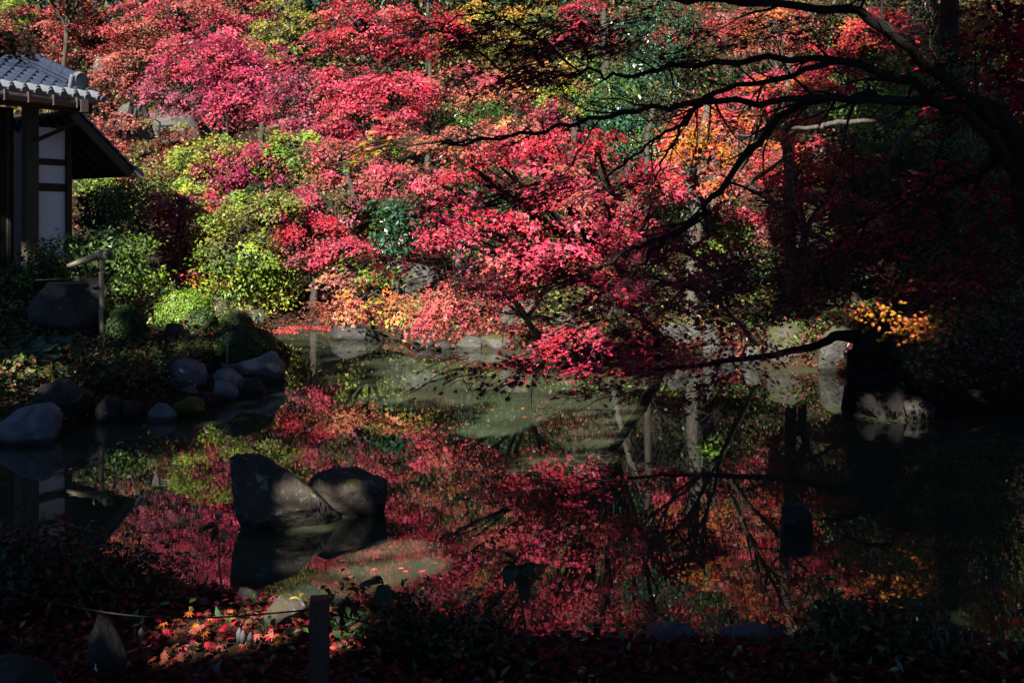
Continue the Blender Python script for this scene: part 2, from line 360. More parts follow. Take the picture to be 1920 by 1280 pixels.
ALLT = []
def maple_tree(label, base, crowns, trunk_r=0.09, bark='bark', size=0.105, name='maple_tree', cat='maple tree', group=None,
               lean=None, twigs=True, droop=0.45, nt=9, front=1.0):
    """base = (pixel column, distance); crowns = list of (px, py, rx, ry in photo px, distance, colours, sprays, spray radius m)"""
    bx, by = (base[0] - 960) / F * base[1], base[1]; bz = gz(bx, by) - 0.05
    root = empty(name, (bx, by, bz), 0, label, cat, group); o0 = Vector((bx, by, bz))
    pc, pn, pk = [], [], []; tb = Tubes(); tr = Tubes()
    cs = [P(c[0], c[1], c[4]) for c in crowns]
    top = max(cs, key=lambda v: v.z); cm = sum(cs, Vector()) / len(cs)
    fork = Vector((bx * .55 + cm.x * .45, by * .55 + cm.y * .45, bz + max(0.5, (min(v.z for v in cs) - bz) * 0.7)))
    mid = (o0 + fork) / 2 + Vector((R.normal(0, .12), R.normal(0, .08), 0))
    pts, rd = smooth_path([o0, mid, fork], [trunk_r * 1.25, trunk_r, trunk_r * .85], 4, 0.012)
    tr.add([p - o0 for p in pts], rd, 8, 0.06)
    for c, v in zip(crowns, cs):
        px, py, rx, ry, Y, cols, ns, sr = c
        cols = cc(*cols) if isinstance(cols[0], str) else cols
        k = Y / F; rr = np.array([rx * k, max(rx, ry) * k * 0.55 * front, ry * k])
        e, u = ell_points(ns, v, rr)
        e[:, 2] = np.maximum(e[:, 2], ground_z(e[:, 0], e[:, 1]) + 0.25)
        m2 = fork.lerp(v, 0.5) + Vector((R.normal(0, .1), R.normal(0, .1), 0.12))
        lim, lr = smooth_path([fork, m2, v + Vector((0, 0, rr[2] * .3))], [trunk_r * .75, trunk_r * .5, trunk_r * .25], 4, 0.02)
        tb.add([p - o0 for p in lim], lr, 6, 0.05)
        for q in range(ns):
            out = u[q] * np.array([1, 1, 0]) + np.array([0, -0.35, 0]) + R.normal(0, .25, 3)
            a_, b_, k_, tw = spray(e[q], out, sr * R.uniform(0.7, 1.25), nt, cols, size, dens=.075 * size / .095, droop=droop)
            pc.append(a_); pn.append(b_ + np.array([0, 0, 0.25 * u[q][2]])); pk.append(k_ * np.exp(R.normal(0, .20)))
            if twigs:
                sp = lim[int(R.integers(len(lim) // 2, len(lim)))]; ev = Vector(e[q])
                mm = sp.lerp(ev, .55) + Vector((R.normal(0, .07), R.normal(0, .07), .1))
                tb.add([sp - o0, mm - o0, ev - o0], [.022, .014, .008], 4)
                for t3 in tw[::3]: tb.add([Vector(t) - o0 for t in t3], [.007, .005, .003], 3, caps=False)
    pc = np.concatenate(pc) - np.array(o0); pn = np.concatenate(pn); pk = jitter(np.concatenate(pk), .13, .07)
    obj('trunk', tr.mesh('trunk'), M[bark], root)
    obj('limbs', tb.mesh('limbs'), M[bark], root)['kind'] = 'stuff'
    cr = obj('crown', leaves_mesh('crown', pc, pn, size * R.uniform(.75, 1.2, len(pc)), pk), M['maple_leaf'], root); cr['kind'] = 'stuff'
    ALLT.append((label, len(pc))); return root
def broadleaf(label, base, blobs, name='shrub', cat='shrub', mat='shrub_leaf', size=0.09, group=None, stem_r=0.02, bark='bark_dark', up=0.35, shape=RHOMB, shell=0.55):
    """blobs = list of (px, py, rx, ry, distance, colours, leaves)"""
    bx, by = (base[0] - 960) / F * base[1], base[1]; bz = gz(bx, by) - 0.03
    root = empty(name, (bx, by, bz), 0, label, cat, group); o0 = np.array([bx, by, bz]); pc, pn, pk = [], [], []; tb = Tubes()
    for px, py, rx, ry, Y, cols, n in blobs:
        v = P(px, py, Y); k = Y / F; r = np.array([rx * k, max(rx, ry) * k * .75, ry * k]); cols = cc(*cols)
        ncl = max(6, n // 45); cl, cu = ell_points(ncl, v, r, shell)
        cl[:, 2] = np.maximum(cl[:, 2], ground_z(cl[:, 0], cl[:, 1]) + 0.08)
        ix = R.integers(0, ncl, n); sc = float(np.mean(r)) * 0.20 + 0.05
        p = cl[ix] + R.normal(0, sc, (n, 3)) * np.array([1, 1, .6]); pc.append(p)
        pn.append(cu[ix] * .55 + np.array([0, -.05, up]) + R.normal(0, .45, (n, 3)))
        ck = np.array(cols)[R.integers(0, len(cols), ncl)] * np.exp(R.normal(0, .18, (ncl, 1))); pk.append(ck[ix])
        for q in range(0, ncl, max(1, ncl // 6)):
            e = Vector(cl[q] - o0); a = Vector((R.normal(0, .10), R.normal(0, .10), 0)); k_ = .16 * e.length
            pts, rd = smooth_path([a, a.lerp(e, .35) + Vector((R.normal(0, k_), R.normal(0, k_), 0)), a.lerp(e, .7) + Vector((R.normal(0, k_), R.normal(0, k_), .05)), e], [stem_r, stem_r * .8, stem_r * .5, stem_r * .2], 3, .01)
            tb.add(pts, rd, 5)
    pc = np.concatenate(pc) - o0; pn = np.concatenate(pn); pk = jitter(np.concatenate(pk))
    obj('stems', tb.mesh('stems'), M[bark], root)['kind'] = 'stuff'
    cr = obj('foliage', leaves_mesh('foliage', pc, pn, size * R.uniform(.7, 1.25, len(pc)), pk, shape), M[mat], root); cr['kind'] = 'stuff'
    ALLT.append((label, len(pc))); return root
# auto count of sprays / leaves for a wanted cover of a crown that fills an ellipse of the photograph's field of view
def T(label, base, crowns, size=0.085, nt=11, **kw):
    out = []
    for px, py, rx, ry, Y, cols, dens in crowns:
        k = Y / F; sr = min(1.0, max(0.38, 0.40 * rx * k)); nl = nt * max(3, sr * .78 / (.075 * size / .095)); lp = 0.2 * (size / k) ** 2
        out.append((px, py, rx, ry, Y, cols, max(4, int(dens * 1.75 * math.pi * rx * ry / (nl * lp))), sr))
    return maple_tree(label, base, out, size=size, nt=nt, **kw)
def B(label, base, blobs, size=0.09, **kw):
    out = []
    for px, py, rx, ry, Y, cols, dens in blobs:
        k = Y / F; lp = 0.17 * (size / k) ** 2
        out.append((px, py, rx, ry, Y, cols, max(40, int(dens * 2.4 * math.pi * rx * ry / lp))))
    return broadleaf(label, base, out, size=size, **kw)

# ------------------------------------------------------------------ tea house at the left
ANG = math.radians(55); ca, sa = math.cos(ANG), math.sin(ANG)
HOx, HOy = (57 - 960) / F * 19.2, 19.2; HZ = gz(HOx, HOy)
house = empty('tea_house', (HOx, HOy, HZ), ANG, 'dark timber tea house with grey tiled roof and white wall panels at left', 'tea house')
def BL(px, py, yl):
    r = (px - 960) / F; x = (r * (HOy + yl * ca) - HOx + yl * sa) / (ca - r * sa)
    Y = HOy + x * sa + yl * ca
    return x, CAMZ - (py - HOR) / F * Y - HZ
def hbox(name, x0, x1, y0, y1, z0, z1, mat, parent=house, bev=0.006, label=None):
    me = box_mesh(name, ((x0 + x1) / 2, (y0 + y1) / 2, (z0 + z1) / 2), (abs(x1 - x0), abs(y1 - y0), abs(z1 - z0)), None, bev)
    return tag(obj(name, me, M[mat], parent), label)
xp1a, _ = BL(45, 300, 0); xp1b, _ = BL(68, 300, 0); xp2a, _ = BL(122, 300, 0); xp2b, _ = BL(132, 300, 0)
zt = BL(95, 205, 0)[1]
hbox('pillar', xp1a, xp1b, -.10, .10, -0.05, zt, 'grey_wood', label='broad weathered grey corner pillar')
hbox('pillar', xp2a, xp2b, -.07, .10, -0.05, zt, 'dark_wood')
for ya, yb in ((240, 299), (309, 345), (358, 480)):
    z1, z0 = BL(95, ya, 0)[1], BL(95, yb, 0)[1]
    hbox('plaster_panel', xp1b - .01, xp2a + .01, 0.0, .06, z0, z1, 'plaster', bev=0)
for ya, yb in ((298, 310), (344, 359), (479, 492)):
    hbox('rail', xp1b + .001, xp2a - .001, -.035, .05, BL(95, yb, 0)[1], BL(95, ya, 0)[1], 'dark_wood')
hbox('skirt_board', xp1b + .001, xp2a - .001, -.01, .05, -.05, BL(95, 492, 0)[1] - .002, 'dark_wood')
hbox('side_wall', xp2a + .02, xp2b - .02, .101, 4.2, 0, zt, 'dark_wood')
hbox('tie_beam', -4.2, xp2b + .25, -.08, .12, zt + .002, zt + .2, 'dark_wood')
hbox('inner_wall', -4.2, xp1a - .002, .9, 1.0, 0, zt, 'dark_wood')
hbox('floor_boards', -4.2, xp1a - .002, -.05, .898, .3, .42, 'dark_wood')
for k in range(6):                                    # the dark sliding doors left of the pillar
    x = xp1a - .12 - k * .42
    hbox('door_stile', x - .035, x + .035, .30, .36, .422, zt - .002, 'grey_wood' if k < 2 else 'dark_wood')
hbox('door_panel', -3.2, xp1a - .003, .362, .39, .423, zt - .003, 'dark_wood')
# main roof: slope falling towards the pond (local -y)
PIT = math.atan(0.36); YE = -0.95
xe1, zg = BL(150, 188, YE); ze = zg + .03
XL, XR = -3.6, BL(186, 185, YE)[0]
roof = empty('roof', (0, YE, ze)); roof.parent = house; roof.rotation_euler = (PIT, 0, 0)   # local y runs up the slope
SL = 3.4
obj('roof_deck', box_mesh('roof_deck', ((XL + XR) / 2, SL / 2 + .03, -.06), (XR - XL - .02, SL, .06)), M['dark_wood'], roof)
TW, TE = (XR - XL) / round((XR - XL) / .25), .36
def tile_mesh(front):
    prof = []
    for t in np.linspace(0, 1, 6): prof.append((TW * (.02 + .58 * t), .028 * (1 - math.sin(math.pi * t) * 1.2)))
    for t in np.linspace(0, math.pi, 7)[1:]: prof.append((TW * (.60 + .23 - .23 * math.cos(t)) + .004, .028 + .085 * math.sin(t)))
    k = len(prof); co = []
    for y, dz in ((-.04, .045), (TE, .0)):
        for x, z in prof: co.append((x, y, z + dz + .01))
        for x, z in prof: co.append((x, y, z + dz - .018))
    f = []
    for i in range(k - 1):
        f += [(i, i + 1, 2 * k + i + 1, 2 * k + i), (k + i + 1, k + i, 3 * k + i, 3 * k + i + 1), (i + 1, i, k + i, k + i + 1), (2 * k + i, 2 * k + i + 1, 3 * k + i + 1, 3 * k + i)]
    f += [(0, 2 * k, 3 * k, k), (k - 1, 2 * k - 1, 4 * k - 1, 3 * k - 1)]
    if front:
        b = len(co); cx, cz, r = TW * .83 + .004, .06, .07
        for y in (-.075, -.03):
            for j in range(12): co.append((cx + r * math.cos(j * math.pi / 6), y, cz + r * math.sin(j * math.pi / 6)))
        f.append(tuple(b + j for j in range(12))); f.append(tuple(b + 23 - j for j in range(12)))
        for j in range(12): f.append((b + j, b + 12 + j, b + 12 + (j + 1) % 12, b + (j + 1) % 12))
        b = len(co); co += [(0, -.06, .035), (TW * .8, -.06, .035), (TW * .8, -.06, -.055), (0, -.06, -.055), (0, -.035, .035), (TW * .8, -.035, .035), (TW * .8, -.035, -.055), (0, -.035, -.055)]
        f += [(b, b + 1, b + 2, b + 3), (b + 7, b + 6, b + 5, b + 4), (b, b + 4, b + 5, b + 1), (b + 3, b + 2, b + 6, b + 7)]
    bm = bmesh.new(); vs = [bm.verts.new(c) for c in co]
    for q in f: bm.faces.new([vs[i] for i in q])
    return bm_mesh('roof_tile', bm)
tm, te = tile_mesh(False), tile_mesh(True); tm.materials.append(M['tile']); te.materials.append(M['tile_edge'])
for c in range(round((XR - XL) / TW)):
    for r in range(9):
        o = bpy.data.objects.new('eave_tile' if r == 0 else 'tile', te if r == 0 else tm); link(o, roof)
        o.location = (XL + c * TW, r * TE, random.uniform(-.004, .004)); o.rotation_euler = (random.uniform(-.01, .01), 0, random.uniform(-.012, .012))
# descending ridge along the verge: three courses of flat tiles under round caps, closed by an end block
xr = XR - .20; y0 = .52
for k, (wd, zz) in enumerate(((.36, .10), (.32, .165), (.28, .23))):
    for s in range(7):
        o = obj('ridge_course_tile', box_mesh('ridge_course_tile', (0, .225, 0), (wd, .445, .055), None, .008), M['tile'], roof, (xr, y0 + s * .45 + (.1 if k % 2 else 0), zz))
bm = bmesh.new(); bmesh.ops.create_cone(bm, cap_ends=True, segments=14, radius1=.105, radius2=.095, depth=.45, matrix=Matrix.Rotation(math.radians(-90), 4, 'X'))
capm = bm_mesh('ridge_cap', bm, False); capm.materials.append(M['tile'])
for s in range(7):
    o = bpy.data.objects.new('ridge_cap', capm); link(o, roof); o.location = (xr, y0 + .22 + s * .44, .285)
bm = bmesh.new(); add_box(bm, (xr, y0 - .05, .19), (.40, .09, .33)); bevel(bm, .03, 2)
bmesh.ops.create_cone(bm, cap_ends=True, segments=16, radius1=.12, radius2=.12, depth=.12, matrix=Matrix.Translation((xr, y0 - .06, .31)) @ Matrix.Rotation(math.radians(90), 4, 'X'))
tag(obj('ridge_end_block', bm_mesh('ridge_end_block', bm), M['tile_edge'], roof), 'pale block closing the lower end of the ridge')
bm = bmesh.new(); bmesh.ops.create_cone(bm, cap_ends=True, segments=14, radius1=.075, radius2=.06, depth=.55, matrix=Matrix.Translation((XR + .03, .18, .06)) @ Matrix.Rotation(math.radians(90), 4, 'X'))
tag(obj('corner_tile', bm_mesh('corner_tile', bm), M['tile_edge'], roof), 'round pale tile at the eave corner')
for k in range(10):
    x = XL + .2 + k * .5
    if x < XR: obj('rafter', box_mesh('rafter', (x, SL / 2, -.14), (.07, SL - .1, .10)), M['dark_wood'], roof)
hbox('fascia', XL, XR - .1, YE + .06, YE + .10, ze - .26, ze - .04, 'dark_wood')
gt = Tubes(); gt.add([(XL, YE - .03, ze - .08), ((XL + xe1) / 2, YE - .03, ze - .10), (xe1 - .04, YE - .03, ze - .12)], [.085] * 3, 12)
gut = obj('gutter', gt.mesh('gutter'), M['copper'], house)
for px in (2, 47, 94, 138):
    x = BL(px, 195, YE)[0]
    obj('gutter_strap', box_mesh('gutter_strap', (x, YE - .03, ze - .10), (.022, .20, .20)), M['copper'], gut)
hbox('gutter_box', xe1 - .06, xe1 + .10, YE - .13, YE + .07, ze - .27, ze - .03, 'copper')
ax, az = BL(66, 264, -.1); bx_, bz_ = BL(142, 231, -.85)
bt = Tubes(); bt.add([(ax, -.1, az), (bx_, -.85, bz_)], [.055, .05], 4); obj('brace', bt.mesh('brace', False), M['dark_wood'], house)
hbox('outer_beam', XL, XR - .15, -.86, -.74, ze - .25, ze - .05, 'dark_wood')
# lower side roof, falling away to the right
VX0, VZ0 = BL(140, 208, -.55); VX1, VZ1 = BL(250, 322, -.55)
dl = math.hypot(VX1 - VX0, VZ1 - VZ0); th = math.atan2(VZ0 - VZ1, VX1 - VX0)
side = empty('side_roof', (VX0, 0, VZ0)); side.parent = house; side.rotation_euler = (0, th, 0)
obj('roof_deck', box_mesh('roof_deck', (dl / 2, 1.0, 0), (dl, 3.0, .07)), M['dark_wood'], side)
obj('barge_board', box_mesh('barge_board', (dl / 2, -.55, -.075), (dl, .05, .17)), M['grey_wood'], side)
for k in range(8): obj('rafter', box_mesh('rafter', (dl / 2, -.2 + k * .33, -.08), (dl - .05, .055, .085)), M['dark_wood'], side)
vt = box_mesh('verge_tile', (0, 0, 0), (.30, .26, .05), Matrix.Rotation(math.radians(-6), 4, 'Y'), .012); vt.materials.append(M['tile'])
n_v = int(dl / .24)
for k in range(n_v):
    for r in range(3):
        o = bpy.data.objects.new('verge_tile', vt); link(o, side); o.location = ((k + .5) * dl / n_v, -.44 + r * .27, .075)
obj('eave_board', box_mesh('eave_board', (dl + .02, 1.0, -.03), (.04, 3.0, .16)), M['dark_wood'], side)
tg = Tubes(); tg.add([(dl - .05, -.62, .03), (dl + .16, -.62, .03)], [.085, .075], 12)
tag(obj('verge_end_tile', tg.mesh('verge_end_tile', False), M['tile_edge'], side), 'pale round tile closing the low corner')

# ------------------------------------------------------------------ rocks
def rock_mesh(seed, sub, facets=11, rough=.075):
    rg = np.random.default_rng(seed); bm = bmesh.new(); bmesh.ops.create_icosphere(bm, subdivisions=sub, radius=1)
    d = np.array([v.co[:] for v in bm.verts]); d = unit(d)
    n = unit(rg.normal(size=(facets, 3))); off = rg.uniform(.62, 1.0, facets)
    dots = d @ n.T; rr = np.where(dots > .08, off / np.maximum(dots, .08), 9.0); rr = np.minimum(rr, 1.25)
    rs = -np.log(np.sum(np.exp(-rr * 60), 1)) / 60; co = d * rs[:, None]
    of = rg.uniform(-50, 50, 3)
    for i, v in enumerate(bm.verts):
        p = Vector(co[i] * 1.7 + of)
        f = noise.fractal(p, 1.0, 2.1, 6) * rough + (abs(noise.fractal(p * 2.3 + Vector((9, 4, 7)), .9, 2.1, 5)) - .25) * rough * -.8
        co[i] *= 1 + f
    lo, hi = co.min(0), co.max(0); co = (co - (lo + hi) / 2) / ((hi - lo) / 2)
    for v, c in zip(bm.verts, co): v.co = c
    return bm, co
def rock(label, x0, x1, yt, yb, mat='stone_sky_tint', Y=None, dr=.8, seed=None, prof=None, name='boulder', cat='rock', group=None, sink=.12, sub=None, rough=.05, facets=13, lean=0):
    if rough == .05: rough = .12 if group == gr_ else .085
    if group == gr_: facets = 8
    if Y is None: Y = CAMZ * F / (yb - HOR)
    k = Y / F; rx = (x1 - x0) / 2 * k; seed = seed or int(x0 * 7 + yt * 3)
    ry = rx * dr; Yc = Y + ry * .75
    zt_ = CAMZ - (yt - HOR) / F * (Y + ry * .5); zb = CAMZ - (yb - HOR) / F * Y - sink
    sub = sub or (4 if (x1 - x0) > 55 else 3)
    bm, co = rock_mesh(seed, sub, facets, rough)
    cx = ((x0 + x1) / 2 - 960) / F * (Y + ry * .3); h = (zt_ - zb)
    for v in bm.verts:
        x, y, z = v.co; t = (z + 1) / 2
        if prof is not None:                              # carve the given top line
            e = math.sqrt(max(1 - (.97 * x) ** 2, .05)); t = min(.97 + .05 * z, (z / e ** .85 + 1) / 2) * float(np.interp(x, [p[0] for p in prof], [p[1] for p in prof]))
        if prof is not None: x = math.copysign(abs(x) ** .8, x)
        v.co = (x * rx + lean * t * rx, y * ry, t * h)
    me = bm_mesh(name, bm, True)
    o = obj(name, me, M[mat], None, (cx, Yc, zb)); return tag(o, label, cat, group)
gr_ = 'rocks edging the left shore of the pond'
rock('broad flat-topped grey rock with a skylight tint at the left edge of the shoreline', -40, 106, 757, 834, 'stone_sky_tint', prof=[(-1, .95), (.6, 1), (1, .75)], group=gr_, sub=5)
rock('dark lichened rock lying behind the broad flat-topped shore rock', 54, 164, 708, 782, 'stone_dark', Y=11.2, group=gr_, sub=5)
rock('upright dark rounded rock right of the lichened rock at the left waterline', 172, 224, 743, 792, 'stone_dark', group=gr_)
rock('small dark rounded rock between the upright rock and the low flat rock', 224, 264, 750, 789, 'stone_dark', group=gr_)
rock('low flat grey rock at the waterline left of the moss capped stone', 277, 332, 756, 790, 'stone_sky_tint', group=gr_)
rock('stone capped with bright yellow green moss at the water edge', 321, 381, 744, 782, 'moss', sink=.1, group=gr_)
rock('small moss lump on the bank behind the low flat grey rock', 286, 322, 741, 762, 'moss', Y=12.4, group=gr_)
rock('big smooth pale rock with a skylight tint standing tallest at the left shore', 303, 384, 666, 736, 'stone_sky_tint', Y=12.9, prof=[(-1, .85), (-.3, .9), (.6, 1), (1, .9)], group=gr_, sub=5)
rock('flat pale rock slab lying below the tallest smooth rock', 316, 384, 724, 758, 'stone_sky_tint', Y=12.6, group=gr_)
rock('small rounded rock wedged between the tallest smooth rock and the ridge rocks', 375, 402, 702, 732, 'stone_dark', Y=13.1, group=gr_)
rock('dark sloping rock in front of the pale ridge rock on the left shore', 382, 462, 682, 740, 'stone_sky_tint', Y=13.2, prof=[(-1, .6), (.2, 1), (1, .8)], group=gr_, sub=5)
rock('long pale ridge rock with a skylight tint topping the point of the left shore', 410, 532, 660, 718, 'stone_sky_tint', Y=14.0, prof=[(-1, .75), (-.2, .9), (.5, 1), (1, .7)], group=gr_, sub=5)
rock('rounded low rock at the waterline under the ridge rock', 440, 494, 708, 743, 'stone_dark', group=gr_)
rock('small slanted rock at the waterline left of the rounded low rock', 396, 446, 712, 754, 'stone_sky_tint', group=gr_)
rock('tiny rock half sunk beside the moss capped stone', 380, 408, 735, 764, 'stone_dark', group=gr_)
rock('dark squat rock on the garden path in front of the lit round bush', 292, 351, 606, 640, 'stone_dark', Y=15.3)
rock('pale boulder top catching sun behind the dark dome bush', 425, 462, 577, 606, 'stone_pale', Y=19.6)
rock('brown sunlit rock at the foot of the bank beside the pale boulder top', 462, 500, 580, 606, 'stone_pale', Y=21.5)
rock('white veined sunlit rock beside the lit round bush', 398, 428, 562, 592, 'stone_pale', Y=20.6)
# pond stones
rock('large dark pond stone with lichen patches, tall end at its left', 424, 634, 850, 992, 'stone_pond', dr=.62, seed=61, prof=[(-1, .95), (-.8, 1), (-.45, .97), (0, .84), (.45, .66), (.8, .46), (1, .3)], name='pond_stone', group='stones standing in the pond', sub=6, rough=.06, facets=11)
rock('smaller flat-topped pond stone leaning against the large one', 566, 719, 860, 968, 'stone_pond', Y=7.6, dr=.7, seed=88, prof=[(-1, .78), (0, .88), (1, 1)], name='pond_stone', group='stones standing in the pond', sub=6, rough=.04, facets=9, lean=.12)
rock('small blue-lit flat rock rising from the dark water at right', 1468, 1526, 944, 1000, 'stone_dark', sub=4, seed=5, prof=[(-1, .92), (.3, 1), (1, .8)])
# far shore
gf = 'rocks along the far shore'
rock('low dark rock at the far shore under the peach coloured maple', 612, 722, 600, 640, 'stone_dark', Y=19.6, prof=[(-1, .6), (-.2, 1), (1, .7)], group=gf)
rock('pale grey rock block at the far shore beneath red leaves', 845, 905, 628, 656, 'stone_pale', group=gf)
rock('flat light grey stone at the waterline below the hollow grey rocks', 900, 985, 626, 658, 'stone_pale', group=gf)
rock('tall grey rock face above the flat light grey stone', 935, 1015, 556, 640, 'stone_pale', Y=18.8, group=gf, sub=5)
rock('pale lichened boulder right of the tall grey rock face', 1020, 1095, 585, 660, 'stone_pale', Y=18.2, group=gf)
rock('dark grey upright slab on the far shore left of the white pointed stone', 1225, 1325, 600, 672, 'stone_pale', Y=17.3, group=gf, sub=5)
rock('white pointed stone standing sunlit on the far shore', 1318, 1356, 597, 674, 'stone_pale', Y=16.8, prof=[(-1, .8), (-.4, 1), (1, .6)], group=gf)
rock('small mossy rock beside the grey upright slab', 1195, 1232, 642, 668, 'stone_moss', Y=17, group=gf)
rock('small white rock at the waterline left of the yellow mossy boulder', 1392, 1436, 648, 686, 'stone_pale', group=gf)
rock('yellow mossy boulder on the right shore', 1440, 1535, 608, 690, 'stone_moss', Y=15.9, group=gf, sub=5)
rock('dark shiny boulder between the mossy boulder and the black trunk', 1535, 1612, 612, 694, 'stone_pale', Y=15.3, group=gf, sub=5)
rock('flat-topped rock behind the mossy boulder on the right bank', 1540, 1640, 566, 602, 'stone_dark', Y=17.5, group=gf)
rock('mossy rock in the dark at the right shore', 1800, 1858, 712, 768, 'stone_moss', Y=12.4, group=gf)
rock('grey rock at the right edge of the shore', 1878, 1950, 712, 768, 'stone_sky_tint', Y=12.2, group=gf)
for x0, x1, a, b, mt, lab in ((772, 815, 634, 652, 'stone_dark', 'small dark rock at the far shore between the low dark rock and the pale block'), (815, 850, 640, 657, 'stone_dark', 'small dark rock touching the left side of the pale grey rock block'), (1096, 1150, 640, 672, 'stone_dark', 'dark wet rock at the far shore right of the pale lichened boulder'), (1148, 1196, 648, 672, 'stone_pale', 'low grey rock at the far shore left of the small mossy rock'),
                            (1354, 1396, 652, 680, 'stone_dark', 'dark rock at the far shore right of the white pointed stone'), (985, 1024, 640, 664, 'stone_dark', 'dark rock in front of the tall grey rock face'), (1612, 1680, 690, 722, 'stone_dark', 'dark rock behind the foot of the black trunk'), (1700, 1765, 745, 790, 'stone_dark', 'dark boulder on the right shore beside the black trunk'), (575, 618, 598, 611, 'stone_dark', 'dark flat rock at the left end of the far shore')):
    rock(lab, x0, x1, a, b, mt, group=gf)
rock('grey rock wall showing through crimson leaves above the far shore', 712, 830, 486, 566, 'stone_pale', Y=22.6, sub=5, rough=.16, facets=8)
rock('small shaded rock under the mauve maple on the far bank', 590, 640, 510, 560, 'stone_sky_tint', Y=23.8)
rock('wide sunlit pale cliff outcrop on the hillside behind the roof', 258, 372, 200, 275, 'stone_pale', Y=31.5, sub=5, dr=.5, rough=.13, facets=9)
rock('bleached left knob of the cliff outcrop behind the roof', 208, 262, 190, 246, 'stone_pale', Y=31.0, dr=.5, rough=.13, facets=9, sub=5)
rock('pale rock glimpsed high on the hill above the roof ridge', 172, 212, 104, 145, 'stone_pale', Y=36, dr=.5, rough=.13, facets=8, sub=5)
# near bank
rock('pale pointed stone propped in the near leaf litter', 158, 232, 1140, 1216, 'stone_dark', Y=4.35, dr=.6, prof=[(-1, .45), (-.45, .8), (-.25, 1), (.1, .8), (1, .4)], name='bank_stone')
rock('small round stone partly sunlit beside the wooden post', 494, 570, 1118, 1172, 'stone_pond', Y=5.15, sink=.05, name='bank_stone')
rock('flat grey stone lying in leaves at the near water edge', 445, 486, 1100, 1122, 'stone_dark', Y=5.6, name='bank_stone')
rock('broad dark slab at the near shore below the red reflection', 1180, 1320, 1178, 1245, 'stone_sky_tint', Y=5.15, name='bank_stone', sub=5)
rock('wide dark slab at the near shore right of the first slab', 1345, 1500, 1175, 1240, 'stone_sky_tint', Y=5.15, name='bank_stone', sub=5)
rock('dark lump of rock at the lower left corner', -40, 90, 1228, 1330, 'stone_dark', Y=3.7, name='bank_stone')

# ------------------------------------------------------------------ water basin, ladle, bamboo spout
rock('tall mossy stone water basin in the shade before the tea house', 46, 192, 524, 640, 'stone_dark', Y=14.9, dr=.8, seed=17, facets=34, prof=[(-1, .9), (-.6, 1), (.7, 1), (1, .92)], name='water_basin', cat='water basin', sub=5)
bsY = 15.0
sp = empty('bamboo_spout', P(189, 612, bsY), 0, 'bamboo water spout on an upright bamboo post beside the stone basin', 'water spout'); o0 = P(189, 612, bsY)
t = Tubes()
for a, b in ((625, 580), (579, 545), (544, 510), (509, 473)):
    t.add([P(192, a, bsY) - o0, P(191, a - .25 * (a - b), bsY) - o0, P(190, b + 3, bsY) - o0, P(190, b, bsY) - o0], [.045, .04, .04, .045], 10)
obj('post', t.mesh('post'), M['bamboo'], sp)
t = Tubes(); t.add([P(126, 499, bsY - .3) - o0, P(150, 491, bsY - .2) - o0, P(186, 479, bsY) - o0], [.025, .05, .06], 10); obj('spout', t.mesh('spout'), M['bamboo'], sp)
t = Tubes(); t.add([P(185, 479, bsY + .1) - o0, P(203, 477, bsY - .25) - o0], [.075, .075], 12, caps=True); cr_ = obj('crosspiece', t.mesh('crosspiece'), M['bamboo'], sp)
t = Tubes(); t.add([P(202.6, 477, bsY - .245) - o0, P(203.4, 477, bsY - .262) - o0], [.045, .045], 12); obj('hollow', t.mesh('hollow'), M['dark_wood'], cr_)  # dark disc imitates the shade inside the open bamboo end
t = Tubes()
t.add([P(187, 468, bsY) - o0, P(193, 487, bsY - .08) - o0], [.012, .012], 5); obj('cord', t.mesh('cord'), M['wire'], sp)
ld = empty('ladle', P(110, 524, 14.9), 0, 'bamboo ladle resting across the top of the stone basin', 'ladle'); o1 = P(110, 524, 14.9)
t = Tubes(); t.add([P(66, 525, 14.7) - o1, P(140, 522, 15.0) - o1], [.009, .009], 6); obj('handle', t.mesh('handle'), M['bamboo'], ld)
t = Tubes(); t.add([P(144, 527, 15.0) - o1, P(144, 518, 15.0) - o1], [.045, .045], 12); obj('cup', t.mesh('cup', False), M['bamboo'], ld)
t = Tubes(); t.add([P(88, 527, 14.6) - o1, P(160, 526, 15.1) - o1], [.012, .012], 6)
rs = obj('ladle_rest', t.mesh('ladle_rest'), M['bamboo'], None, o1 + Vector((0, 0, -.03))); tag(rs, 'thin bamboo rod laid on the basin under the ladle', 'ladle rest')

# ------------------------------------------------------------------ posts, wires
px_, Yp = 599, 3.95
c = P(px_, 1120, Yp); g0 = gz(c.x, Yp) - .25
fp = empty('fence_post', (c.x, Yp, g0), math.radians(8), 'dark square wooden post with a wire at the front of the bank', 'post')
bm = bmesh.new(); add_box(bm, (0, 0, (c.z - g0) / 2), (.076, .076, c.z - g0)); bevel(bm, .006, 2); obj('shaft', bm_mesh('shaft', bm), M['post_wood'], fp)
wr = Tubes(); a = P(-60, 1080, 4.6); pts = []
for i in range(17):
    s = i / 16; v = a.lerp(P(583, 1142, Yp), s); v.z -= .10 * math.sin(math.pi * s); pts.append(v)
wr.add(pts, [.0035] * 17, 5); tag(obj('guard_wire', wr.mesh('guard_wire'), M['wire']), 'thin dark wire sagging left from the wooden post', 'wire', 'guard wires strung from the post')
wr = Tubes(); pts = []
for i in range(17):
    s = i / 16; v = P(616, 1148, Yp).lerp(P(1560, 1290, 3.9), s); v.z -= .07 * math.sin(math.pi * s); pts.append(v)
wr.add(pts, [.0035] * 17, 5); tag(obj('guard_wire', wr.mesh('guard_wire'), M['wire']), 'thin dark wire running right from the wooden post', 'wire', 'guard wires strung from the post')
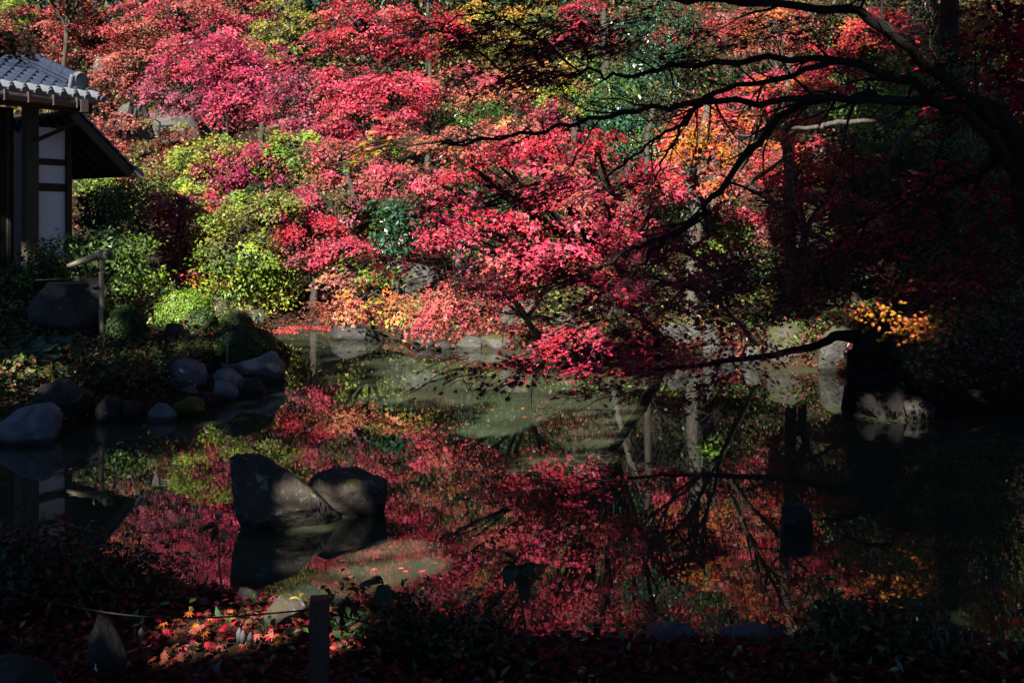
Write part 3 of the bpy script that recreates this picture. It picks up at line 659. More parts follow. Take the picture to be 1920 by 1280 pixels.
for px, y0_, y1_, Y, lab in ((425, 684, 636, 13.9, 'thin bare stake beside the big dark clipped dome'), (402, 612, 574, 18.6, 'thin bare stake right of the lit round bush'), (193, 664, 610, 13.6, 'thin bare stake in front of the bamboo spout')):
    t = Tubes(); a, b = P(px, y0_, Y), P(px + 2, y1_, Y); t.add([Vector((0, 0, 0)), b - a], [.014, .011], 6)
    tag(obj('garden_stake', t.mesh('garden_stake'), M['bamboo'], None, a), lab, 'stake', 'stakes in the left garden')

# ------------------------------------------------------------------ clipped bushes
def dome(label, x0, x1, yt, yb, Y, cols, name='clipped_bush', n=None, size=.045):
    k = Y / F; rx = (x1 - x0) / 2 * k; cx = ((x0 + x1) / 2 - 960) / F * Y; zt_ = CAMZ - (yt - HOR) / F * Y; zb = CAMZ - (yb - HOR) / F * Y - .12; h = zt_ - zb
    root = empty(name, (cx, Y, zb), 0, label, 'clipped bush', 'clipped azalea bushes')
    bm, co = rock_mesh(int(x0 + yt), 3, 30, .04)
    for v in bm.verts: v.co = (v.co.x * rx * .94, v.co.y * rx * .85, max(0, (v.co.z * .5 + .5)) * h * .95)
    obj('core', bm_mesh('core', bm, True), M['stem_dark'], root)
    n = n or int(2.6 * 2.6 * rx * (rx + h) / (.18 * size * size)); u = unit(R.normal(size=(n, 3))); 
    p = np.stack([u[:, 0] * rx, u[:, 1] * rx * .9, (u[:, 2] * .5 + .5) * h], 1) * (1 + R.normal(0, .025, (n, 1)) + .05 * np.sin(u[:, 0:1] * 9 + 2 * u[:, 1:2] * 5) * np.sin(u[:, 2:3] * 8))
    ck = np.array(cc(*cols))[R.integers(0, len(cols), n)]
    f = obj('foliage', leaves_mesh('foliage', p, u * np.array([1, 1, .8]) + np.array([0, 0, .3]) + R.normal(0, .4, (n, 3)), size * R.uniform(.7, 1.3, n), jitter(ck), RHOMB), M['shrub_leaf'], root); f['kind'] = 'stuff'
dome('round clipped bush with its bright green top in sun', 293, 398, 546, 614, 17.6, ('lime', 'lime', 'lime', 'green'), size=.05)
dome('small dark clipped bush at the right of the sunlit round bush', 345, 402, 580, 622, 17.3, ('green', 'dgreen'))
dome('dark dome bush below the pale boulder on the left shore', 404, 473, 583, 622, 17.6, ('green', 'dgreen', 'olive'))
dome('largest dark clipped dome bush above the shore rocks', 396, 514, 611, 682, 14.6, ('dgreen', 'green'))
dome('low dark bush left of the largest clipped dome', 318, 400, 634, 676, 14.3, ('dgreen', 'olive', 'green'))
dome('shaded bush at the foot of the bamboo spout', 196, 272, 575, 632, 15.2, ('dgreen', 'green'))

# ------------------------------------------------------------------ garden shrubs at the left
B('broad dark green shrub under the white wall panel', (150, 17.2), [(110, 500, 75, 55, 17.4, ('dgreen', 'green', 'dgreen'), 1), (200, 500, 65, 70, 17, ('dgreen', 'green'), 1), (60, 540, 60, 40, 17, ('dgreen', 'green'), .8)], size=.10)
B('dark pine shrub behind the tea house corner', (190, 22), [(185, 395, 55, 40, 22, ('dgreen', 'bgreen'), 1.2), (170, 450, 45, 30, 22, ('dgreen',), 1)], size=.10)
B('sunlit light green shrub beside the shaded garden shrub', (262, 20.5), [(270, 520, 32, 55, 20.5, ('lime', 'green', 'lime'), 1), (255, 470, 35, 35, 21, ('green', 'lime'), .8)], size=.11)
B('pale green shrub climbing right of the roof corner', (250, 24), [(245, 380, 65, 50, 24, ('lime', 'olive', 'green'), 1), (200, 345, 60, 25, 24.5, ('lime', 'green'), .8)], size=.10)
T('small deep purple maple shrub in shade left of the red maples', (265, 22.5), [(262, 440, 40, 26, 22.3, ('mauve', 'magenta'), .9)], trunk_r=.03, name='maple_shrub')
def cover(name, label, region, n, cols, size, h, mat='shrub_leaf', shape=RHOMB, keep=None):
    x0, x1, y0_, y1_ = region; x = R.uniform(x0, x1, n * 3); y = R.uniform(y0_, y1_, n * 3)
    d = pond_dist(x, y); ok = d > .02
    if keep is not None: ok &= keep(x, y)
    x, y = x[ok][:n], y[ok][:n]; g = ground_z(x, y)
    hh = h * (0.5 + .5 * np.clip(lump(x * 2.2, y * 2.2) + .6, 0, 1.6)); z = g + .02 + hh * R.uniform(.1, 1, len(x)) ** .6
    nn = R.normal(0, .5, (len(x), 3)) + np.array([0, -.15, .8])
    sel = (lump(x * 1.3 + 5, y * 1.3) * .5 + .5 + R.normal(0, .22, len(x))) * len(cols); ck = np.array(cc(*cols))[np.clip(sel.astype(int), 0, len(cols) - 1)]
    me = leaves_mesh(name, np.stack([x, y, z], 1), nn, size * R.uniform(.7, 1.3, len(x)), jitter(ck, .3), shape)
    return tag(obj(name, me, M[mat]), label, kind='stuff')
cover('shore_groundcover', 'low olive and russet leafy groundcover behind the left shore rocks', (-8.2, -3.3, 10.8, 15.2), 9500, ('olive', 'brown', 'green', 'dgreen', 'olive', 'brown'), .10, .40, keep=lambda x, y: pond_dist(x, y) > .75)
cover('shore_fringe', 'dark mossy fringe of small leaves between the left shore rocks', (-8, -3.2, 10, 18), 5000, ('dgreen', 'dgreen', 'olive'), .05, .10, keep=lambda x, y: (pond_dist(x, y) < .9) & (pond_dist(x, y) > .02))
cover('shade_undergrowth', 'dark low undergrowth in front of the tea house', (-9.5, -4.6, 14.2, 18.5), 5000, ('dgreen', 'green', 'dgreen'), .09, .28, keep=lambda x, y: x < -5.6)
cover('bank_groundcover', 'mixed green and russet undergrowth along the far bank', (-8, 10, 15, 27), 19000, ('green', 'olive', 'brown', 'dgreen', 'lime', 'dgreen'), .09, .40, keep=lambda x, y: pond_dist(x, y) > .25)
cover('far_bank_litter', 'fallen red and brown leaves strewn along the far shore', (-6.5, 8, 15, 24), 16000, ('brown', 'dull', 'dark', 'brown', 'dgreen'), .08, .05, 'litter_leaf', STAR6, keep=lambda x, y: pond_dist(x, y) < 1.6)
cover('hill_groundcover', 'leafy undergrowth on the wooded hillside', (-16, 18, 27, 46), 16000, ('olive', 'brown', 'green', 'dull', 'dgreen'), .15, .6)
cover('right_bank_undergrowth', 'dark leafy undergrowth on the shaded right bank', (3.6, 11, 7, 18), 16000, ('dgreen', 'dark', 'green', 'dgreen', 'brown'), .085, .4)
def big_leaf_mesh(kind):
    if kind == 'round':
        bm = bmesh.new(); c0 = bm.verts.new((0, 0, 0)); ring = []
        for i in range(14):
            a = math.radians(20 + 320 * i / 13) - math.pi / 2 + math.pi; ring.append(bm.verts.new((.5 * math.cos(a + math.pi / 2), .5 * math.sin(a + math.pi / 2), .05 + .05 * math.sin(5 * a))))
        for i in range(13): bm.faces.new((c0, ring[i], ring[i + 1]))
        return bm_mesh('leaf', bm, True)
    bm = bmesh.new(); mid = []; l = []; r = []
    for i in range(7):
        t_ = i / 6; wd = .17 * math.sin(math.pi * min(1, t_ * .93 + .05)) ** .8 if i < 6 else 0.004; z = .12 * t_ - .38 * t_ * t_
        mid.append(bm.verts.new((0, t_, z))); l.append(bm.verts.new((-wd, t_, z + .25 * wd))); r.append(bm.verts.new((wd, t_, z + .25 * wd)))
    for i in range(6): bm.faces.new((mid[i], mid[i + 1], l[i + 1], l[i])); bm.faces.new((r[i], r[i + 1], mid[i + 1], mid[i]))
    return bm_mesh('leaf', bm, True)
M['leaf_dark'] = solid('leaf_dark', (.03, .055, .02), .4, 5, .4, .1, .5)
M['leaf_round'] = solid('leaf_round', (.045, .10, .05), .35, 5, .4, .1, .5)
M['leaf_yellow'] = solid('leaf_yellow', (.42, .36, .05), .5, 9, .3, .1)
lr_ = big_leaf_mesh('round'); lr_.materials.append(M['leaf_round'])
ll_ = big_leaf_mesh('long'); ll_.materials.append(M['leaf_dark'])
ly_ = big_leaf_mesh('long'); ly_.materials.append(M['leaf_yellow'])
for px, py, lab in ((25, 630, 'clump of round glossy leaves at the left edge below the water basin'), (75, 640, 'clump of round glossy leaves left of the garden path, second from the left edge'), (125, 625, 'clump of round glossy leaves right under the water basin'), (60, 668, 'round leaved clump nearest the olive groundcover')):
    Y = 13.4 if py < 660 else 12.9; b = P(px, py, Y); b.z = gz(b.x, b.y)
    pl = empty('leopard_plant', b, 0, lab, 'plant', 'round leaved plants in the left garden'); st = Tubes()
    for k in range(10):
        a = R.uniform(0, 6.28); rr = R.uniform(.08, .38); tip = Vector((rr * math.cos(a), rr * math.sin(a) * .7, R.uniform(.12, .42)))
        st.add([(0, 0, 0), tip * .6 + Vector((0, 0, .06)), tip], [.008, .006, .005], 4)
        o = bpy.data.objects.new('leaf', lr_); link(o, pl); o.location = tip; s = R.uniform(.16, .26); o.scale = (s, s, s)
        o.rotation_euler = (R.uniform(.1, .8), R.normal(0, .3), R.normal(0, .9))
    obj('stalks', st.mesh('stalks'), M['stem_dark'], pl)
# ------------------------------------------------------------------ maples and other trees on the far bank and the hill
# (crown ellipses: pixel centre, pixel radii, distance, colours, density)
T('dull salmon maple high on the hillside at the top left corner', (130, 38), [(60, 70, 90, 60, 38, ('salmon', 'dull', 'salmon'), .9), (190, 60, 110, 60, 38, ('salmon', 'dull', 'red'), 1)], size=.10)
T('salmon maple leaning over the pale cliff outcrop behind the roof', (225, 32), [(200, 160, 80, 45, 33, ('salmon', 'dull'), .9), (290, 120, 80, 50, 33, ('salmon', 'dull', 'brown'), 1), (200, 290, 50, 60, 31, ('salmon', 'dull'), .6)], size=.095, bark='bark_dark')
T('faded russet maple with bare stems below the cliff outcrop', (280, 29), [(270, 300, 70, 40, 29, ('dull', 'salmon', 'olive'), .9), (350, 275, 60, 30, 29, ('dull', 'brown', 'olive'), .8), (205, 240, 40, 40, 29.5, ('dull', 'salmon'), .7), (300, 235, 60, 18, 29, ('dull', 'salmon', 'olive'), .35)], size=.11, bark='bark_dark')
T('bright yellow green maple at the very top left of the hillside', (20, 40), [(15, 25, 50, 40, 41, ('ygreen', 'lime'), .9)], size=.10)
T('vivid magenta crimson maple standing upper left of centre', (430, 28.5), [(400, 110, 100, 60, 29, ('pink', 'magenta', 'crimson'), 1.2), (480, 140, 90, 60, 28.5, ('magenta', 'pink'), 1), (350, 170, 80, 45, 29, ('magenta', 'mauve'), .9), (440, 200, 80, 40, 28, ('magenta', 'pink'), .9)], size=.09)
T('red maple at the top edge left of centre', (420, 34), [(330, 30, 110, 45, 34, ('salmon', 'dull', 'pink'), 1), (450, 20, 80, 40, 35, ('salmon', 'pink'), .9)], size=.10)
T('yellow green maple between two red crowns at the top edge', (560, 33), [(540, 60, 70, 70, 33, ('ygreen', 'olive', 'ygreen'), .8)], size=.10)
T('scarlet maple at the top edge above the mauve maple', (660, 32), [(680, 50, 110, 55, 32, ('pink', 'red', 'salmon'), 1.1), (790, 60, 90, 50, 32, ('red', 'crimson'), .9)], size=.10)
T('dusky mauve maple left of the bright red upper crown', (560, 26.5), [(560, 190, 60, 70, 27, ('mauve', 'magenta', 'dull'), 1), (600, 240, 70, 40, 26.5, ('mauve', 'pink'), .9)])
T('bright red maple at upper centre beside the mauve one', (690, 26), [(660, 165, 70, 45, 26, ('pink', 'red', 'pink'), 1.3), (740, 180, 70, 50, 26, ('red', 'pink'), 1.1), (700, 230, 80, 40, 25.5, ('pink', 'salmon', 'crimson'), 1)])
T('coral maple with flat layers below the top centre shade', (880, 28), [(850, 160, 110, 35, 28, ('salmon', 'pink', 'salmon'), 1), (950, 190, 80, 40, 27, ('salmon', 'peach', 'pink'), .9)])
T('olive yellow maple at the top centre', (960, 34), [(930, 60, 110, 55, 34, ('olive', 'ygreen', 'gold'), .8), (1040, 90, 70, 70, 34, ('olive', 'green'), .7)], size=.10)
T('peach maple shading into yellow right of the coral maple', (1020, 25), [(1010, 150, 70, 40, 25.5, ('peach', 'ygreen', 'salmon'), 1), (960, 255, 70, 35, 25, ('salmon', 'peach'), .9)])
T('lime green maple left of the glossy camellia tree', (1070, 24), [(1060, 190, 45, 30, 24.5, ('lime', 'ygreen'), 1), (1040, 215, 40, 30, 24, ('magenta', 'salmon'), .8)])
T('lime yellow maple below the vivid magenta crown', (410, 25.5), [(400, 300, 70, 45, 24.4, ('ygreen', 'lime', 'ygreen'), 1.1), (545, 290, 55, 60, 24.4, ('lime', 'green', 'ygreen'), 1.2), (370, 345, 60, 25, 23.8, ('lime', 'ygreen'), .9)])
T('magenta maple with drooping layers in the left middle', (470, 24), [(480, 305, 90, 40, 24.5, ('magenta', 'pink', 'mauve'), 1.1), (410, 330, 50, 25, 24, ('magenta',), .9)])
T('magenta and red maple low at the left beside the clipped bush', (350, 22.8), [(345, 385, 70, 35, 23.2, ('magenta', 'pink', 'red'), 1), (340, 450, 60, 45, 23, ('salmon', 'pink', 'dull'), .9), (420, 460, 50, 28, 22.6, ('salmon', 'pink', 'olive'), .7), (335, 510, 40, 30, 22.5, ('pink', 'olive'), .7)])
T('coral maple with grey trunk at the centre left', (640, 23.5), [(650, 300, 90, 40, 24, ('salmon', 'dull', 'pink'), 1.1), (740, 340, 80, 35, 23.5, ('salmon', 'pink', 'dull'), 1.1), (600, 360, 60, 30, 24, ('dull', 'olive'), .7)], bark='bark_pale')
T('rose red maple whose branch slopes down to the right at centre left', (590, 22.8), [(540, 385, 60, 40, 23, ('magenta', 'mauve', 'pink'), 1), (580, 440, 60, 35, 22.6, ('pink', 'red'), 1.2), (650, 470, 55, 30, 22.3, ('pink', 'red', 'pink'), 1.3), (560, 480, 40, 28, 22.5, ('mauve', 'salmon'), 1)])
T('yellow green undershrub maple in the left middle thicket', (470, 23.4), [(480, 400, 80, 50, 22.3, ('ygreen', 'olive', 'lime'), .9), (450, 470, 70, 40, 22, ('lime', 'ygreen', 'green'), .8), (620, 400, 50, 60, 23, ('olive', 'mauve'), .5), (390, 420, 40, 50, 22.4, ('lime', 'ygreen'), .7)])
LAY = []
for py, x0, x1, n_ in ((272, 980, 1170, 3), (300, 800, 1150, 4), (335, 760, 1240, 5), (372, 830, 1260, 5), (408, 780, 1230, 5), (440, 740, 1000, 3), (470, 960, 1210, 3), (505, 900, 1120, 3)):
    for q in range(n_):
        px = x0 + (x1 - x0) * (q + .5) / n_ + R.uniform(-22, 22)
        LAY.append((px, py + R.uniform(-9, 9), (x1 - x0) / n_ * .52, R.uniform(11, 17), 12.6 + R.uniform(0, 1.9) - (py - 300) * .003, [('pink', 'red', 'pink'), ('red', 'pink', 'crimson'), ('salmon', 'pink'), ('pink', 'pink', 'salmon'), ('crimson', 'red')][int(R.integers(0, 5))], R.uniform(.8, 1.25)))
T('big scarlet maple filling the centre of the far bank', (1240, 17.4), LAY, trunk_r=.075, size=.064, droop=.28, bark='bark_dark')
T('salmon layered maple between the scarlet crown and the coral layers', (860, 24.5), [(880, 265, 100, 35, 24.5, ('salmon', 'dull', 'peach'), 1), (1000, 260, 60, 30, 24, ('salmon', 'pink'), .9)])
T('scarlet and rust maple leaning low over the far shore at centre', (1010, 18.0), [(870, 550, 60, 38, 14.6, ('salmon', 'peach', 'pink'), .9), (960, 500, 90, 40, 14.4, ('crimson', 'red', 'brown'), .9), (940, 565, 60, 32, 14, ('pink', 'salmon'), .9), (830, 600, 34, 26, 14.4, ('salmon', 'pink'), 1.2), (1060, 490, 80, 45, 13.4, ('crimson', 'red', 'brown'), .8), (1075, 640, 52, 26, 12.4, ('pink', 'red'), 1.3)], size=.062, trunk_r=.055)
T('peach and lime maple spreading flat over the left end of the far shore', (690, 21.4), [(620, 588, 48, 20, 16.2, ('peach', 'salmon', 'peach'), 1.4), (690, 562, 60, 20, 16.6, ('orange', 'salmon', 'peach'), 1.3), (735, 585, 50, 24, 16, ('lime', 'ygreen', 'peach'), 1.3), (775, 572, 40, 18, 16.2, ('salmon', 'peach', 'pink'), 1.1), (645, 528, 40, 16, 18, ('mauve', 'peach'), 1.1)], size=.08, trunk_r=.05)
T('crimson maple in half shade right of centre above the shore', (1430, 16.4), [(1290, 480, 70, 35, 12.6, ('crimson', 'magenta'), 1), (1260, 540, 90, 35, 12, ('crimson', 'magenta', 'red'), .9), (1210, 450, 50, 40, 12.8, ('red', 'pink'), .9), (1160, 520, 60, 40, 12.4, ('crimson', 'brown'), .7)], size=.066, trunk_r=.042)
T('orange and red maple glowing at upper right of centre', (1320, 21.2), [(1330, 240, 75, 45, 22, ('orange', 'red', 'salmon'), 1.2), (1310, 300, 70, 40, 21.6, ('orange', 'gold', 'salmon'), 1), (1400, 280, 70, 50, 21.8, ('salmon', 'orange', 'dull'), 1), (1250, 350, 40, 40, 21, ('red', 'pink'), 1), (1380, 200, 60, 25, 22.5, ('red', 'pink'), 1), (1300, 330, 60, 40, 17.6, ('salmon', 'orange', 'pink'), .8), (1300, 250, 60, 40, 17.8, ('orange', 'red', 'gold'), .8), (1470, 200, 60, 60, 18, ('red', 'orange', 'dull'), .6), (1480, 300, 50, 40, 18, ('dull', 'red'), .6)], bark='bark_pale')
T('red maple with orange flecks at upper right above the lit branch', (1480, 25), [(1470, 160, 90, 35, 25, ('pink', 'red', 'orange'), .9), (1560, 140, 80, 40, 25, ('red', 'crimson'), .8), (1440, 60, 90, 55, 27, ('red', 'orange', 'dull'), .8)])
T('dull rust red maple in the shade at right', (1520, 20), [(1500, 320, 100, 50, 20.5, ('red', 'orange', 'dull'), .9), (1420, 370, 90, 45, 20, ('dull', 'salmon', 'crimson'), .8), (1580, 290, 70, 40, 21, ('red', 'dull'), .7)])
T('rust maple with sparse leaves low at right', (1620, 18.5), [(1600, 410, 80, 40, 18.5, ('red', 'orange', 'brown'), .7), (1500, 440, 70, 50, 19, ('dull', 'brown', 'mauve'), .6)])
T('red maple at the top right edge', (1660, 27), [(1640, 60, 90, 50, 27, ('red', 'crimson', 'orange'), .8), (1760, 90, 80, 50, 27, ('red', 'orange'), .7)])
T('orange leaved maple at the upper right corner', (1850, 26), [(1860, 40, 80, 50, 26, ('orange', 'red', 'gold'), .8), (1800, 200, 60, 40, 24, ('red', 'orange'), .5)])
T('dusky red maple behind the top centre camellia', (1180, 30), [(1110, 50, 70, 50, 30, ('crimson', 'red', 'pink'), .8), (1200, 110, 60, 40, 30, ('dull', 'crimson'), .6)])
T('crimson maple at the top right of centre', (1320, 31), [(1280, 40, 80, 50, 31, ('red', 'crimson', 'dull'), .8)], size=.10)
for px, Y, lab, cols in ((120, 36, 'high red maple crown on the hill above the left corner', ('salmon', 'red', 'dull')), (480, 35, 'high red maple crown on the hill above the magenta maple', ('red', 'pink', 'salmon')), (800, 35, 'high red maple crown on the hill above the coral maple', ('pink', 'red', 'crimson')),
                          (1080, 34, 'high red maple crown on the hill above the scarlet maple', ('red', 'crimson', 'pink')), (1400, 33, 'high orange red maple crown on the hill above the orange maple', ('red', 'orange', 'dull')), (1750, 32, 'high rust maple crown on the hill above the right corner', ('red', 'orange', 'brown'))):
    T(lab, (px, Y), [(px - 60, -70, 140, 60, Y, cols, .8), (px + 90, -110, 130, 70, Y + 1, cols, .8), (px, -210, 160, 70, Y + 2, cols, .7)], size=.16, group='red maples high on the hill')
# evergreens
B('glossy green camellia tree with bright glints right of the scarlet maple', (1190, 22.8), [(1190, 160, 75, 40, 23, ('bgreen', 'green', 'bgreen'), 1), (1150, 220, 60, 50, 22.8, ('bgreen', 'green'), 1), (1190, 270, 70, 45, 22.4, ('bgreen', 'bgreen', 'green'), 1.1)], name='camellia_tree', cat='camellia', mat='glossy_leaf', size=.10)
B('tall dark camellia behind the glossy camellia at the top', (1250, 28), [(1230, 60, 90, 70, 28, ('dgreen', 'bgreen'), .9)], name='camellia_tree', cat='camellia', mat='glossy_leaf', size=.11)
B('dark evergreen shrub with long leaves between coral and scarlet maples', (730, 22.5), [(735, 420, 55, 55, 22.6, ('green', 'dgreen', 'bgreen'), 1)], name='evergreen_shrub', mat='glossy_leaf', size=.14)
B('shadowed evergreen bush in the dark gap below the coral maple', (880, 26.5), [(890, 215, 70, 28, 26.5, ('dgreen', 'green'), 1)], name='evergreen_shrub', mat='glossy_leaf', size=.10)
B('green shrub at the far bank behind the peach maple', (700, 22.8), [(690, 515, 55, 36, 21.5, ('green', 'lime', 'olive'), 1.1)], size=.10)
B('sunny lime shrub with arching stems above the lit round bush', (420, 22.6), [(400, 520, 60, 45, 22.6, ('lime', 'ygreen', 'gold'), .9), (470, 530, 60, 50, 22.4, ('olive', 'lime', 'green'), .9)], size=.10)
B('olive shrub with pale leaves at the left end of the far shore', (530, 22.8), [(520, 560, 55, 40, 22.8, ('olive', 'green', 'ygreen'), .9), (560, 490, 50, 45, 23, ('olive', 'lime'), .7)], size=.10)
B('bright fern green shrub at the foot of the crimson maple', (1330, 18.6), [(1335, 478, 26, 22, 18.2, ('lime', 'green'), 1.1)], size=.09)
B('dark green tree with lit leaves at the right, upper storey', (1760, 22), [(1740, 120, 80, 50, 22, ('green', 'bgreen', 'lime'), .8), (1680, 190, 60, 40, 21, ('green', 'lime'), .6), (1830, 230, 80, 80, 22, ('green', 'dgreen'), .7)], name='evergreen_tree', cat='evergreen tree', size=.11)
B('dark green tree with lit leaves at the right, lower storey', (1700, 20), [(1660, 250, 80, 40, 20, ('green', 'lime', 'bgreen'), .6), (1780, 320, 110, 60, 20, ('green', 'dgreen'), .6), (1850, 420, 70, 70, 19, ('dgreen', 'green'), .6)], name='evergreen_tree', cat='evergreen tree', size=.11)
B('dark evergreen thicket on the hill at the upper right', (1600, 30), [(1520, 70, 110, 70, 30, ('dgreen', 'green', 'brown'), .8), (1720, 60, 120, 80, 30, ('dgreen', 'green', 'dgreen'), .8), (1880, 110, 90, 80, 29, ('dgreen', 'brown', 'green'), .8), (1620, 180, 110, 50, 28.5, ('dgreen', 'green'), .7)], name='evergreen_tree', cat='evergreen tree', size=.15)
B('dark evergreen thicket on the hill behind the orange maple', (1300, 29), [(1280, 160, 110, 60, 29.5, ('dgreen', 'green', 'brown'), .8), (1100, 150, 80, 60, 30, ('dgreen', 'green'), .7), (1420, 130, 90, 60, 29.5, ('dgreen', 'brown'), .7)], name='evergreen_tree', cat='evergreen tree', size=.15)
B('deep shaded evergreen mass at the right edge', (1850, 17.5), [(1820, 520, 110, 80, 17.5, ('dgreen', 'green', 'brown'), .8), (1700, 520, 70, 40, 17.6, ('dgreen', 'brown'), .5)], name='evergreen_tree', cat='evergreen tree', size=.10)
B('dark understorey shrub behind the crimson maple', (1400, 20.5), [(1400, 460, 80, 60, 20.5, ('dgreen', 'brown', 'green'), .8), (1300, 420, 60, 60, 21.5, ('dgreen',), .6)], size=.10)
B('dark understorey shrub in the thicket left of centre', (560, 26), [(560, 330, 90, 60, 27, ('dgreen', 'green', 'olive'), .8), (300, 360, 60, 60, 26, ('green', 'olive'), .7)], size=.11)
B('dark shrub behind the scarlet maple on the far bank', (900, 23.5), [(900, 380, 130, 80, 24, ('dgreen', 'green'), .7), (1080, 380, 100, 80, 23.5, ('dgreen', 'brown'), .7)], size=.10)
for px, Y, lab in ((-40, 52, 'far dark evergreen on the hilltop at the left edge'), (260, 54, 'far dark evergreen on the hilltop above the cliff'), (560, 52, 'far dark evergreen on the hilltop left of centre'), (850, 54, 'far dark evergreen on the hilltop at centre'), (1150, 52, 'far dark evergreen on the hilltop right of centre'), (1450, 54, 'far dark evergreen on the hilltop at right'), (1750, 52, 'far dark evergreen on the hilltop at far right'), (2000, 50, 'far dark evergreen beyond the right edge')):
    B(lab, (px, Y), [(px, -60, 200, 250, Y, ('dgreen', 'dgreen', 'olive'), 1.2), (px + 60, 190, 170, 80, Y - 5, ('dgreen', 'olive', 'brown'), .6)], name='evergreen_tree', cat='evergreen tree', size=.30, stem_r=.12, group='evergreens along the hilltop')
# bare trunks standing on the far bank (seen mirrored in the pond)
def bare(label, pts, rads, mat='bark_pale', name='tree_trunk', group='slender trunks on the far bank'):
    p, r = smooth_path([P(*q) for q in pts], rads, 5, .012); o = p[0].copy(); t = Tubes(); t.add([v - o for v in p], r, 9, .07)
    root = empty(name, o, 0, label, 'tree trunk', group); obj('trunk', t.mesh('trunk'), M[mat], root); b = Tubes()
    for k in range(7):
        i = int(R.integers(len(p) // 2, len(p) - 1)); a = p[i] - o; d = Vector((R.normal(0, .5), R.normal(0, .4), R.uniform(.1, .5)))
        b.add([a, a + d * .5 + Vector((0, 0, .04)), a + d], [r[i] * .4, r[i] * .25, .006], 5)
    obj('twigs', b.mesh('twigs'), M[mat], root)['kind'] = 'stuff'
bare('pale lichen-spotted trunk bending left behind the long black branch', [(1296, 640, 18.4), (1300, 470, 18.4), (1306, 400, 18.4), (1292, 330, 18.6), (1318, 250, 18.8), (1330, 190, 19)], [.13, .115, .11, .10, .085, .06])
bare('slim brown trunk left of the pale lichen-spotted trunk', [(1212, 640, 18.6), (1216, 400, 18.8), (1210, 300, 18.8), (1225, 200, 19)], [.08, .07, .06, .045], 'bark')
bare('thin trunk leaning right under the scarlet crown', [(1140, 640, 18.4), (1165, 500, 18.6), (1195, 400, 18.8), (1215, 330, 19)], [.07, .06, .05, .03], 'bark_pale')
bare('thin straight trunk behind the pale lichen-spotted trunk', [(1335, 630, 19.2), (1322, 480, 19.2), (1330, 300, 19.4), (1322, 180, 19.6)], [.07, .06, .05, .04], 'bark')
bare('pale broken trunk in shade at right of the bank', [(1485, 600, 18.9), (1480, 330, 19), (1470, 230, 19), (1482, 100, 19.2)], [.11, .10, .09, .05], 'bark')
bare('grey trunk among the coral maples at the left', [(655, 560, 23), (640, 420, 23), (662, 370, 23.2), (640, 300, 23.4)], [.08, .07, .06, .04], 'bark')
bare('dark forked stem standing before the pale cliff, left fork', [(236, 270, 29.6), (244, 215, 29.8), (250, 180, 30)], [.10, .085, .06], 'bark_dark')
bare('dark forked stem standing before the pale cliff, right fork', [(285, 260, 29.6), (274, 215, 29.8), (264, 180, 30)], [.10, .085, .06], 'bark_dark')
bare('thin straight stem at the top centre', [(1134, 200, 27), (1136, 90, 27), (1130, 20, 27.4)], [.12, .11, .08], 'bark')

# patches to keep sunlit; crowns are carved open towards them (centre, radius)
SPOTS = [(Vector((*W(x_, y_), 0)), r_) for x_, y_, r_ in ((1010, 765, .5), (1080, 752, .4), (960, 780, .3), (900, 740, .35), (1150, 775, .3), (1040, 735, .35), (830, 725, .3), (980, 720, .4), (780, 690, .4), (870, 700, .3), (740, 672, .4), (930, 800, .25))] + [(P(340, 566, 17.4), .6), (P(565, 940, 7.3), .15), (P(690, 925, 7.7), .03), (Vector((*W(720, 1060), 0)), .26), (P(465, 1150, 5.3), .27), (P(640, 1190, 4.9), .02), (P(1690, 605, 9.8), .20), (P(1620, 585, 9.9), .10), (P(1480, 650, 16), .65), (P(1570, 650, 15.4), .2),
         (P(1410, 665, 16), .3), (P(1337, 630, 16.8), .45), (P(1570, 232, 14.1), .45), (P(720, 268, 5.75), .25), (P(690, 100, 6.2), .3), (P(1170, 545, 7), .12), (P(740, 500, 6.8), .2), (P(1300, 400, 18.5), 1.2), (P(1350, 260, 22), 2.2), (P(1250, 230, 22), 2.2), (P(1280, 500, 18.5), .8),
         (P(1100, 740, 14), .6), (P(30, 720, 12), .35), (P(1480, 330, 20.5), .4)]
SN = np.array(SUN)
def open_to_sun(pc, margin=.08):
    keep = np.ones(len(pc), bool)                              # leaves along sun rays are removed so the listed patches stay lit
    for c_, rad in SPOTS:
        v = pc - np.array(c_); a = v @ SN; keep &= ~((np.linalg.norm(v - a[:, None] * SN, axis=1) < rad + margin) & (a > .8))
    return keep
